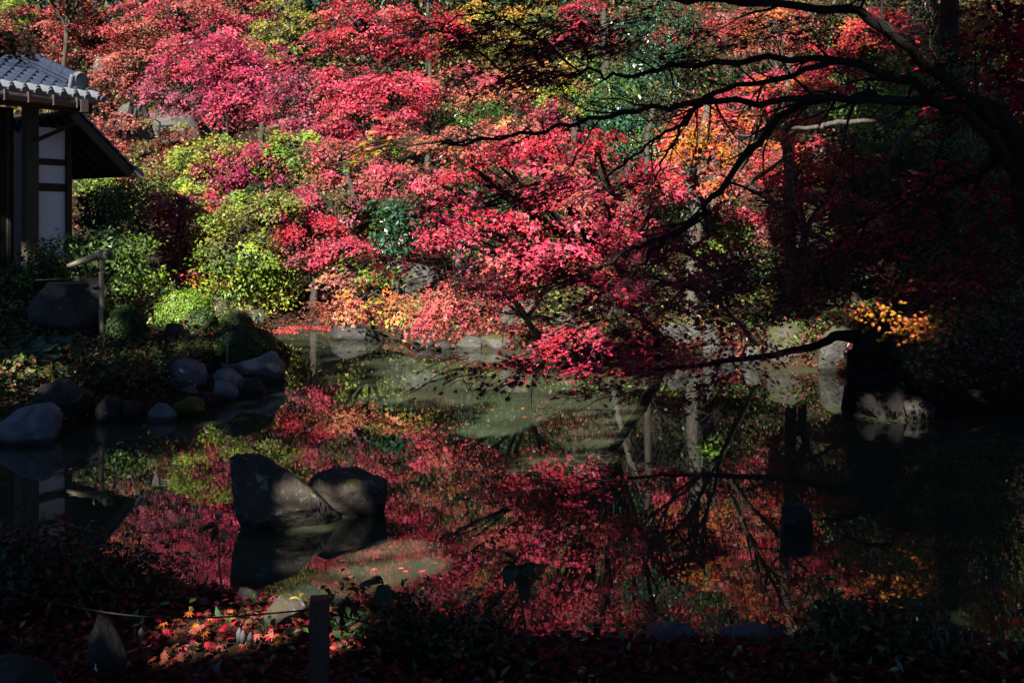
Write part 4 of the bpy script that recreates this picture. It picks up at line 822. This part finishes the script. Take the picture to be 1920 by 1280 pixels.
# ------------------------------------------------------------------ the near maple reaching over the pond from the right
nb = Vector((4.35, 7.0, gz(4.35, 7.0) - .1))
near = empty('near_maple', nb, 0, 'big dark maple at the right whose black limbs reach over the pond', 'maple tree')
def tube_obj(name, pts, rads, mat, parent, o, sub=5, sides=9, wob=.012, kind=None, rw=.05):
    p, r = smooth_path(pts, rads, sub, wob); t = Tubes(); t.add([v - o for v in p], r, sides, rw); ob = obj(name, t.mesh(name), M[mat], parent)
    if kind: ob['kind'] = kind
    return p, r
tube_obj('trunk', [nb, Vector((4.15, 7.0, 1.2)), P(1950, 420, 7.0), P(1900, 250, 6.9), P(1850, 205, 6.8)], [.24, .19, .15, .075, .05], 'bark_dark', near, nb, 5, 12)
LIMBS = [
 ([(1900, 250, 6.9), (1842, 205, 6.8), (1745, 128, 6.6), (1610, 24, 6.5), (1430, 8, 6.4), (1240, -4, 6.3)], [.09, .08, .062, .048, .04, .03]),
 ([(1940, 380, 7.0), (1820, 225, 6.8), (1700, 186, 6.6), (1500, 184, 6.5), (1255, 198, 6.2), (1100, 228, 6.1), (1000, 250, 6.0), (820, 274, 5.8)], [.09, .065, .05, .037, .028, .022, .018, .009]),
 ([(1780, 205, 6.8), (1690, 150, 6.7), (1560, 117, 6.6), (1310, 118, 6.5), (1180, 144, 6.4), (1090, 136, 6.3), (960, 150, 6.3)], [.06, .05, .04, .03, .02, .016, .008]),
 ([(1560, 117, 6.6), (1440, 150, 6.5), (1340, 178, 6.4), (1300, 212, 6.4), (1250, 285, 6.3), (1228, 350, 6.3)], [.036, .03, .026, .022, .014, .007]),
 ([(1330, 182, 6.4), (1270, 235, 6.3), (1200, 280, 6.2), (1130, 340, 6.2), (1060, 365, 6.2)], [.02, .018, .014, .01, .006]),
 ([(1640, 180, 6.7), (1490, 200, 7.0), (1420, 268, 7.0), (1335, 372, 7.0), (1290, 420, 7.0), (1180, 470, 6.9), (1100, 512, 6.9), (985, 548, 6.8)], [.05, .045, .042, .036, .032, .024, .017, .008]),
 ([(1250, 440, 7.0), (1190, 515, 7.0), (1156, 560, 7.0), (1120, 600, 7.0), (1060, 640, 6.9)], [.025, .02, .016, .011, .006]),
 ([(1000, 250, 6.0), (900, 258, 5.9), (830, 268, 5.8), (720, 268, 5.7), (672, 262, 5.7)], [.012, .011, .010, .008, .004]),
 ([(1090, 136, 6.3), (950, 40, 6.3), (880, 30, 6.2), (760, 60, 6.2)], [.014, .012, .010, .005]),
 ([(960, 150, 6.3), (860, 68, 6.3), (760, 62, 6.2), (640, 98, 6.2)], [.010, .010, .008, .004]),
 ([(1900, 250, 6.9), (1830, 330, 7.2), (1720, 360, 7.4), (1600, 430, 7.6), (1480, 560, 7.8)], [.10, .05, .04, .025, .01]),
]
LPATH = [tube_obj('limb', [P(*p) for p in pts], [r_ * .6 for r_ in rd], 'bark_dark', near, nb, 6, 9, .014, rw=.10) for pts, rd in LIMBS]
NEARC = [  # crimson foliage sprays along the limbs, tint darkened to imitate deep shade
 (930, 90, 95, 45, 6.4, 1.1), (1050, 70, 90, 50, 6.4, 1.1), (1000, 150, 100, 34, 6.3, 1.0), (1180, 60, 80, 50, 6.4, .6), (1330, 80, 110, 40, 6.4, .45), (860, 380, 60, 30, 6.3, .25), (1000, 370, 110, 38, 6.3, .5), (1130, 360, 90, 40, 6.3, .4),
 (900, 500, 80, 30, 6.9, .35), (1010, 520, 110, 36, 6.9, .55), (1130, 560, 100, 45, 7, .6), (1090, 620, 110, 36, 6.9, .55), (960, 680, 70, 26, 6.9, .35), (1120, 690, 100, 34, 6.9, .45), (1270, 560, 80, 60, 7.2, .35),
 (1240, 650, 110, 40, 7.2, .6), (1380, 580, 110, 60, 7.5, .7), (1480, 520, 110, 60, 7.8, .75), (1400, 480, 80, 40, 7.6, .45), (1560, 430, 90, 60, 7.7, .7), (1640, 480, 100, 70, 7.7, .8), (1720, 400, 100, 60, 7.4, .7),
 (1800, 330, 90, 70, 7.2, .8), (1860, 480, 70, 110, 7.2, .9), (1780, 560, 80, 50, 7.4, .5), (1880, 140, 60, 80, 6.9, .6), (1700, 100, 80, 40, 6.7, .4), (1560, 60, 80, 40, 6.6, .35), (1820, 40, 80, 40, 6.8, .5), (1450, 60, 70, 30, 6.5, .3),
 (720, 270, 55, 24, 5.75, .4), (640, 110, 50, 18, 6.2, .15), (1280, 60, 80, 30, 6.4, .3), (780, 90, 60, 30, 6.2, .3), (880, 700, 40, 20, 6.9, .3), (1500, 250, 80, 40, 6.9, .3), (1240, 760, 90, 50, 7.1, .3), (1360, 700, 90, 40, 7.4, .45), (765, 505, 62, 26, 6.8, .8), (700, 490, 40, 14, 6.8, .3)]
pc, pn, pk = [], [], []; tb = Tubes()
for p, r in LPATH:                                              # side twigs with forks
    for i in range(3, len(p) - 1):
        for q in range(2):
            if random.random() < .6: continue
            t_ = (p[min(i + 2, len(p) - 1)] - p[i]).normalized(); d = (t_ * random.uniform(.3, .9) + Vector((random.gauss(0, .4), random.gauss(0, .35), random.gauss(-.05, .4)))).normalized(); L = random.uniform(.18, .6); a = p[i] - nb
            pts = [a]; rad = [min(.012, r[i] * .5)]
            for k in range(1, 6):
                d = (d + Vector((random.gauss(0, .18), random.gauss(0, .15), random.gauss(0, .18)))).normalized(); pts.append(pts[-1] + d * L / 5); rad.append(rad[0] * (1 - k * .17))
            tb.add(pts, rad, 5)
            for k in (2, 3, 4):
                e = (d + Vector((random.gauss(0, .6), random.gauss(0, .4), random.gauss(0, .6)))).normalized(); tb.add([pts[k], pts[k] + e * L * .18, pts[k] + e * L * .34 + Vector((0, 0, random.gauss(0, .03)))], [rad[k] * .6, .003, .0015], 4)
for px, py, rx, ry, Y, dens in NEARC:
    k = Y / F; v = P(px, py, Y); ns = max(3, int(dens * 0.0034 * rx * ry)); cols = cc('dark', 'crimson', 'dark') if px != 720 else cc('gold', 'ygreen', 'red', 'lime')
    for q in range(ns):
        e = np.array(v) + R.normal(0, .5, 3) * np.array([rx * k, .5, ry * k]); out = np.array([-1, -.2, 0]) + R.normal(0, .6, 3)
        a_, b_, k_, tw = spray(e, out, R.uniform(.25, .42), 5, cols, .06, dens=.055, droop=.35, flat=.03)
        pc.append(a_); pn.append(b_ + np.array([0, 0, .3])); pk.append(k_)
        for t3 in tw: tb.add([Vector(t) - nb for t in t3], [.004, .003, .002], 3, caps=False)
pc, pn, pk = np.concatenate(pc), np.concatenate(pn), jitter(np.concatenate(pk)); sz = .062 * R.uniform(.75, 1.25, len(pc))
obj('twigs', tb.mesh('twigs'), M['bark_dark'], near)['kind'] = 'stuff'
# unseen canopy added over path and right bank to deepen the shade
cp, cn, ck_ = [], [], []
for bx, by, bz, rx, ry, rz, n_ in ((0, .4, 6.5, 7.5, 3.4, 1.0, 15000), (5.5, 4.5, 6.6, 3.5, 4.0, 1.8, 11000), (7.6, 10.0, 6.0, 3.4, 3.2, 3.2, 13000), (7.4, 8.8, 3.0, 2.8, 2.2, 2.6, 12000), (2.6, 6.5, 10, 4.2, 2.6, 1.1, 11000)):
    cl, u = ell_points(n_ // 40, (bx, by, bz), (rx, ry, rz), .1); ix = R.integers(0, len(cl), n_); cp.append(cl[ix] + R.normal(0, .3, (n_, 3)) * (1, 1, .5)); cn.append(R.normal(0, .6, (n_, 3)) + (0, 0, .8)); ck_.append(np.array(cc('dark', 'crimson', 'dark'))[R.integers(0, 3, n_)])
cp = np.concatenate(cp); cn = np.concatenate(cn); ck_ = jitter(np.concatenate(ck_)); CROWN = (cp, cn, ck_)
sx = pc[:, 0] / pc[:, 1] * F + 960; sy = HOR - (pc[:, 2] - CAMZ) / pc[:, 1] * F
inside = (sx > 20) & (sx < 1700) & (sy > 10) & (sy < 1200)
order = np.argsort(np.where(inside, pc[:, 1], 1e3)); single = order[:240]; rest = np.setdiff1d(np.arange(len(pc)), single)
kc = open_to_sun(cp)
obj('shade_canopy', leaves_mesh('shade_canopy', cp[kc] - np.array(nb), cn[kc], .16 * R.uniform(.7, 1.3, int(kc.sum())), ck_[kc]), M['maple_leaf'], near)['kind'] = 'stuff'
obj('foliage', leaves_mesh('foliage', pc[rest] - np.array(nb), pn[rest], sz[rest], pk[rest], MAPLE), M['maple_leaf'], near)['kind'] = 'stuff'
def leaf_variants(name, cols, mat, shape=MAPLE):
    out = []
    for c_ in cols:
        k = len(shape); me = np_mesh(name, shape - np.array([0, .4, 0]), np.arange(k), [k], np.repeat(np.array([COL[c_]]), k, 0)); me.materials.append(M[mat]); out.append(me)
    return out
LV = leaf_variants('leaf', ('dark', 'dark', 'crimson', 'dark'), 'maple_leaf'); LVY = leaf_variants('leaf', ('gold', 'ygreen', 'orange', 'lime'), 'maple_leaf')  # near leaves lowered in colour so they read as shaded
def orient(p, n, s, spin):
    q = Vector(n).normalized().to_track_quat('Z', 'Y').to_matrix().to_4x4()
    return Matrix.Translation(Vector(p)) @ q @ Matrix.Rotation(spin, 4, 'Z') @ Matrix.Diagonal((s, s, s, 1))
for i in single:
    yel = abs(sx[i] - 720) < 90 and abs(sy[i] - 270) < 60
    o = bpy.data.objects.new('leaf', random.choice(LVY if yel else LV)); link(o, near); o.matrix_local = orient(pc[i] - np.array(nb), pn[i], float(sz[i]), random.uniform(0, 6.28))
# the second black tree standing on the right bank, with a golden spray
rb = Vector(P(1655, 772, 12.0)); rb.z = gz(rb.x, rb.y) - .1
rt = empty('leaning_maple', rb, 0, 'black leaning tree on the right bank with a long low limb and a golden spray', 'maple tree')
tube_obj('trunk', [rb, P(1648, 740, 12), P(1640, 680, 12), P(1640, 620, 12), P(1690, 560, 12.1), P(1705, 520, 12.2)], [.48, .36, .31, .21, .09, .03], 'bark_dark', rt, rb, 6, 14, .02, rw=.09)
for pts, rd in (([(1630, 640, 12), (1580, 628, 11.9), (1520, 648, 11.8), (1440, 668, 11.7), (1300, 684, 11.5), (1180, 691, 11.3), (1040, 684, 11.2), (940, 676, 11)], [.16, .085, .062, .05, .034, .024, .014, .006]),
                ([(1640, 600, 12), (1600, 580, 12), (1560, 572, 12), (1500, 570, 12)], [.06, .04, .03, .012]), ([(1690, 560, 12.1), (1660, 520, 12), (1560, 560, 11.8)], [.07, .05, .012])):
    tube_obj('limb', [P(*p) for p in pts], [r_ * .75 for r_ in rd], 'bark_dark', rt, rb, 6, 8, .012)
pc, pn, pk = [], [], []
for px, py, rx, ry, Y, n_, cols in ((1620, 583, 60, 10, 9.9, 5, ('orange', 'gold', 'orange')), (1690, 618, 95, 30, 9.8, 8, ('gold', 'orange', 'orange')), (1760, 590, 80, 34, 9.8, 8, ('orange', 'brown', 'olive')), (1660, 520, 30, 20, 11.8, 4, ('salmon', 'peach')), (1700, 540, 50, 20, 11.8, 6, ('orange', 'salmon')), (1780, 540, 60, 20, 11.8, 6, ('orange', 'red')),
                                    (1200, 690, 70, 22, 11.3, 8, ('crimson', 'red')), (1050, 690, 60, 16, 11.1, 7, ('crimson', 'red')), (1420, 655, 70, 24, 11.6, 9, ('crimson', 'brown')), (1320, 670, 60, 20, 11.5, 8, ('crimson', 'red')), (1560, 560, 60, 20, 12, 8, ('brown', 'dull'))):
    k = Y / F
    for q in range(n_):
        e = np.array(P(px, py, Y)) + R.normal(0, .55, 3) * np.array([rx * k, .35, ry * k])
        a_, b_, k_, tw = spray(e, np.array([-.6, -.7, 0]) + R.normal(0, .5, 3), .34, 6, cc(*cols), .075, dens=.06, droop=.35, flat=.03); pc.append(a_); pn.append(b_); pk.append(k_)
pc = np.concatenate(pc); obj('foliage', leaves_mesh('foliage', pc - np.array(rb), np.concatenate(pn), .066 * R.uniform(.75, 1.2, len(pc)), jitter(np.concatenate(pk)), MAPLE), M['maple_leaf'], rt)['kind'] = 'stuff'
# pale-barked branches catching sun between the near limbs
def lit_branch(label, pts, rads):
    p, r = smooth_path([P(*q) for q in pts], rads, 6, .01); o = p[0].copy(); t = Tubes(); t.add([v - o for v in p], r, 8, .08)
    tag(obj('pale_branch', t.mesh('pale_branch'), M['bark_pale'], None, o), label, 'branch', 'pale bare branches at right')
lit_branch('pale bare branch curving nearly level at the upper right', [(1465, 242, 14), (1530, 238, 14), (1570, 230, 14.1), (1640, 226, 14.2), (1690, 212, 14.4)], [.022, .034, .04, .036, .015])
lit_branch('short pale branch slanting up to the right at the right', [(1674, 296, 14), (1690, 262, 14), (1712, 240, 14.1), (1730, 225, 14.2)], [.05, .05, .045, .02])

# ------------------------------------------------------------------ unseen trees added around the viewer, crowns shaped to shade garden and banks
def shade_tree(label, base, blobs, n, name='shade_cedar', size=.42, r=.28):
    x, y = base; z = gz(x, y); root = empty(name, (x, y, z), 0, label, 'cedar', 'added shade trees around the viewpoint'); o = np.array([x, y, z])
    t = Tubes(); ht = max(b[2] + b[5] for b in blobs) * .9
    p, rr = smooth_path([Vector((0, 0, -.1)), Vector((.1, 0, ht * .5)), Vector((0, .1, ht))], [r * 1.2, r * .8, r * .2], 5, .01); t.add(p, rr, 10, .05)
    pc = []
    for bx, by, bz, rx, ry, rz, f in blobs:
        m_ = int(n * f); ncl = m_ // 40; cl, u = ell_points(ncl, (bx, by, bz), (rx, ry, rz), .3); ix = R.integers(0, ncl, m_); pc.append(cl[ix] + R.normal(0, .42, (m_, 3)))
        for q in range(0, ncl, 9):
            e = Vector(cl[q] - o); s_ = Vector((0, 0, max(.5, e.z - .6))); t.add([s_, s_.lerp(e, .5) + Vector((0, 0, .15)), e], [.06, .04, .015], 5)
    pc = np.concatenate(pc); keep = open_to_sun(pc, size * .42)
    pc = pc[keep]; pk = jitter(np.array(cc('dgreen', 'green', 'dgreen'))[R.integers(0, 3, len(pc))])
    obj('trunk', t.mesh('trunk'), M['bark_dark'], root)
    obj('crown', leaves_mesh('crown', pc - o, R.normal(size=(len(pc), 3)), size * R.uniform(.7, 1.3, len(pc)), pk, RHOMB), M['shrub_leaf'], root)['kind'] = 'stuff'
shade_tree('tall unseen cedar added for shade behind the viewpoint, farthest left', (-21, -5.5), [(-21, -5.5, 15, 3.6, 3, 9, 1)], 16000)
shade_tree('broad lower unseen cedar added for shade behind the viewpoint at left', (-13.5, -5), [(-13.5, -5, 10.6, 4.8, 3, 6.2, .8), (-17, -5.5, 13.5, 2.8, 3, 5.8, .45)], 20000)
shade_tree('round unseen cedar added for shade behind the viewpoint, left of the path', (-6.2, -5.5), [(-6.5, -5, 8.2, 3.8, 3, 5.2, .75), (-3.6, -5.5, 11.2, 2.3, 2.5, 3.0, .3)], 20000)
shade_tree('tallest unseen cedar added for shade right behind the viewpoint', (0.8, -6), [(-0.6, -6, 12, 5.2, 3.4, 9, .55), (.6, -6, 23.5, 5.8, 3.4, 7.5, .45)], 34000)
shade_tree('tall unseen cedar added for shade behind the viewpoint, farthest right', (9, -5.5), [(8.5, -5.5, 14, 4.6, 3.4, 12, .65), (9, -5.5, 26, 4.5, 3.4, 5, .35)], 24000)

shade_tree('tall evergreen oak added for shade on the right bank, its crown above the frame', (7.4, 10.5), [(5.6, 10, 13, 5.0, 2.6, 7.5, .75), (8.6, 10, 7.5, 3.4, 2.6, 5.0, .25), (5.2, 9.0, 12, 4.8, 4.6, 2.2, .35)], 40000, name='shade_oak', size=.30, r=.3)  # added crown that blocks sun and sky over the right side
shade_tree('tall cedar added for shade on the right hillside with a dark straight trunk', (9.6, 22), [(9, 22, 18.5, 4.6, 3.2, 7.5, 1)], 12000, name='shade_hill_cedar', size=.36, r=.2)  # added so its unseen crown shades the hill beyond
# ------------------------------------------------------------------ near bank: fallen leaves, seedlings, low plants
n = 15000; x = R.uniform(-4.4, 4.4, n * 2); y = R.uniform(2.4, 7.6, n * 2); d = pond_dist(x, y); ok = (d > .03) & (np.abs(x) < .56 * y + .4)
x, y = x[ok][:n], y[ok][:n]; z = ground_z(x, y) + .012 + np.abs(R.normal(0, .014, len(x)))
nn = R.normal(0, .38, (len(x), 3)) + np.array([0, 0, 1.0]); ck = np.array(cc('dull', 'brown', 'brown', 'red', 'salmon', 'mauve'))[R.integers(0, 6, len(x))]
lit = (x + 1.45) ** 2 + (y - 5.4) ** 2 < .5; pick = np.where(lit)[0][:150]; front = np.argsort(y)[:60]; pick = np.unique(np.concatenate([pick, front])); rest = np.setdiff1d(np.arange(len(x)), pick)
lp_ = np.stack([x, y, z], 1)
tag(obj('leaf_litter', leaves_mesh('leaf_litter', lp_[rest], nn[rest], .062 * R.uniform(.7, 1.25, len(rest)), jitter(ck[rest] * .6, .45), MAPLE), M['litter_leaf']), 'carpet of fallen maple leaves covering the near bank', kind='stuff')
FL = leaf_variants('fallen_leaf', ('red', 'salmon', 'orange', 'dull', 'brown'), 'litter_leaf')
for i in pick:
    o = bpy.data.objects.new('fallen_leaf', random.choice(FL[:3] if lit[i] else FL[3:])); link(o); o.matrix_world = orient(lp_[i] + np.array([0, 0, .015]), nn[i], .066 * random.uniform(.8, 1.2), random.uniform(0, 6.28))  # bright tints imitate the pool of sun, dull ones the shade
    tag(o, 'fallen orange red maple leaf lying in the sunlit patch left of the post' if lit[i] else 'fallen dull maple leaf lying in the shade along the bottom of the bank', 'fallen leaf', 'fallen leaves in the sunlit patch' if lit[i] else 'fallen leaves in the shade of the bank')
FW = leaf_variants('floating_leaf', ('salmon', 'pink', 'orange', 'dull'), 'litter_leaf')
for px, py in [(640, 1052), (655, 1082), (700, 1068), (752, 1065), (762, 1071), (790, 1072), (664, 1030), (722, 640), (548, 636), (585, 644), (600, 648), (640, 646), (630, 664), (845, 652), (835, 648), (810, 652), (735, 652), (812, 675), (890, 720), (1190, 712), (1100, 690), (1420, 694), (1425, 708), (1520, 706), (1535, 700), (1550, 686), (1510, 675), (1870, 815), (610, 985), (640, 978), (990, 700), (840, 770), (760, 790), (1040, 790)] + [(random.randint(560, 1420), random.randint(650, 1010)) for _ in range(46)]:
    a, b = W(px, py)
    if float(pond_dist(np.array([a]), np.array([b]))[0]) > -.15 or (430 < px < 725 and 840 < py < 1000): continue
    o = bpy.data.objects.new('floating_leaf', random.choice(FW)); link(o); o.matrix_world = orient((a, b, .006), (random.gauss(0, .08), random.gauss(0, .08), 1), .075, random.uniform(0, 6.28))
    tag(o, 'fallen maple leaf floating on the pond surface', 'floating leaf', 'leaves floating on the pond')
n = 1500; x = R.uniform(-6, -3, n); y = 20.9 + R.uniform(0, 1.9, n); d = pond_dist(x, y); ok = (d > -.7) & (d < .1); x, y = x[ok], y[ok]
tag(obj('leaf_drift', leaves_mesh('leaf_drift', np.stack([x, y, np.maximum(ground_z(x, y), 0) + .012], 1), R.normal(0, .15, (len(x), 3)) + np.array([0, 0, 1]), .085, jitter(np.array(cc('salmon', 'dull', 'red'))[R.integers(0, 3, len(x))]), STAR6), M['litter_leaf']), 'drift of fallen red leaves floating along the far left shore', kind='stuff')
def seedling(label, pts, nl, ln, Y, tilt=(-.1, .5), name='seedling', mesh=None, stem='stem_dark', rad=.006, cat='seedling'):
    p, r = smooth_path([P(*q) for q in pts], [rad * 1.2] + [rad] * (len(pts) - 2) + [rad * .7], 4, .002); o = p[0].copy(); t = Tubes(); t.add([v - o for v in p], r, 6)
    root = empty(name, o, 0, label, cat, 'seedlings on the near bank'); obj('stem', t.mesh('stem'), M[stem], root); tip = p[-1] - o
    for k in range(nl):
        q = bpy.data.objects.new('leaf', mesh or ll_); link(q, root); q.location = tip + Vector((0, 0, -.01 * k)); s = ln * R.uniform(.75, 1.1); q.scale = (s * 1.1, s, s)
        q.rotation_euler = (R.uniform(*tilt), R.normal(0, .25), 6.283 * k / nl + R.normal(0, .25))
seedling('small seedling with drooping dark leaves right of the post', [(728, 1150, 4.9), (722, 1118, 4.9), (716, 1084, 4.9)], 7, .12, 4.9, (-.5, .35))
seedling('tall dark seedling with a wide leaf rosette at centre front', [(988, 1215, 4.7), (978, 1130, 4.7), (968, 1080, 4.7), (962, 1040, 4.7)], 10, .20, 4.7, (-.45, .5))
seedling('tall thin brown-stemmed seedling left of the pond stones', [(418, 1115, 5.6), (411, 1060, 5.6), (408, 975, 5.6)], 8, .13, 5.6, (-.3, .5), stem='stem', rad=.007)
seedling('small sprout with yellow leaves behind the wooden post', [(580, 1140, 5.1), (570, 1128, 5.1), (563, 1118, 5.1)], 4, .06, 5.1, (.1, .7), mesh=ly_, stem='stem', rad=.004)
def low_bush(label, cx, py, rx, ry, Y, cols, n, size, name='low_bush'):
    return broadleaf(label, (cx, Y), [(cx, py, rx, ry, Y, cols, n)], name=name, cat='low bush', size=size, stem_r=.008, bark='bark_dark', shell=.2, group='low bushes on the near bank')
low_bush('dark leafy low bush at the left edge of the near bank', 60, 1060, 130, 60, 5.4, ('dgreen', 'dark', 'dgreen', 'brown'), 2200, .05)
low_bush('dark russet low bush left of the tall brown-stemmed seedling', 220, 1085, 90, 45, 5.6, ('brown', 'dark', 'dgreen'), 1300, .045)
low_bush('dark twiggy low bush right of the post at the water edge', 700, 1160, 100, 30, 5.1, ('dgreen', 'brown', 'dgreen'), 1100, .05)
low_bush('black low bush in front of the centre seedling', 870, 1190, 90, 22, 4.9, ('dgreen', 'brown'), 900, .05)
low_bush('black low bush between the two shore slabs and the right edge', 1640, 1200, 130, 60, 5.0, ('dgreen', 'brown', 'dgreen'), 1500, .06)
cover('bank_undergrowth', 'small dark green leaves growing through the fallen leaves', (-3.6, 4.2, 2.5, 5.4), 1300, ('dgreen', 'green', 'olive'), .055, .14, 'glossy_leaf')
lm = rock_mesh(4, 3, 20, .05)[0]
sprout = Tubes()
for px, py0, py1 in ((448, 1196, 1176), (455, 1198, 1180), (469, 1203, 1184), (264, 1192, 1176)):
    a, b = P(px, py0, 4.75), P(px + 1, py1, 4.75); t = Tubes(); t.add([Vector((0, 0, -.02)), (b - a) * .5, b - a], [.012, .016, .003], 7)
    tag(obj('pale_sprout', t.mesh('pale_sprout'), M['sprout'], None, a), {448: 'leftmost of three white fungus sprouts in the sunlit leaf litter', 455: 'middle of three white fungus sprouts in the sunlit leaf litter', 469: 'rightmost white fungus sprout of three, nearest the wooden post', 264: 'lone white fungus sprout beside the pointed stone in the leaf litter'}[px], 'sprout', 'white sprouts in the leaf litter')
kb = bmesh.new(); bmesh.ops.create_uvsphere(kb, u_segments=14, v_segments=9, radius=1)
for v in kb.verts:
    f = 1 - .75 * max(0, v.co.x) ** 1.5; v.co = (v.co.x * .19, v.co.y * .05 * f, v.co.z * .045 * f)
for s in (-1, 1): kb.faces.new([kb.verts.new(c) for c in ((.16, 0, 0), (.25, .05 * s, .01), (.22, 0, 0))])
a, b = W(748, 639); M['koi'] = solid('koi', (.55, .16, .04), .35, 14, .3, .05, .5, (.5, .3, .2))
ko = tag(obj('koi', bm_mesh('koi', kb, True), M['koi'], None, (a, b, -.012)), 'orange koi carp breaking the surface near the far shore', 'fish'); ko.rotation_euler = (0, 0, math.radians(170))
# a dark sprig reaching in from a maple beyond the left edge
lo_ = Vector((-6.4, 9.2, gz(-6.4, 9.2))); lf = empty('left_maple', lo_, 0, 'maple beyond the left edge with a dark sprig hanging over the tiled roof', 'maple tree')
tube_obj('trunk', [lo_, Vector((-6.3, 9.2, 2)), Vector((-6.0, 9.0, 4.4))], [.14, .11, .07], 'bark_dark', lf, lo_); tube_obj('limb', [Vector((-6.2, 9.1, 3.4)), P(-60, 70, 8.6), P(40, 88, 8.5)], [.05, .03, .008], 'bark_dark', lf, lo_)
pc, pn, pk = [], [], []
for q in range(60):
    e = np.array(P(-25 + R.normal(0, 50), 84 + R.normal(0, 9), 8.5)); a_, b_, k_, tw = spray(e, np.array([1, -.2, 0]), .3, 6, cc('dark', 'dgreen', 'brown'), .07, dens=.06, droop=.2, flat=.02); pc.append(a_); pn.append(b_); pk.append(k_)
pc = np.concatenate(pc); obj('foliage', leaves_mesh('foliage', pc - np.array(lo_), np.concatenate(pn), .065, jitter(np.concatenate(pk)), MAPLE), M['maple_leaf'], lf)['kind'] = 'stuff'
if __name__ == '__main__':
    print('LEAVES', sum(c for _, c in ALLT), 'TRIS', sum(len(p.vertices) - 2 for m in {o.data for o in S.objects if o.type == 'MESH'} for p in m.polygons), flush=True)
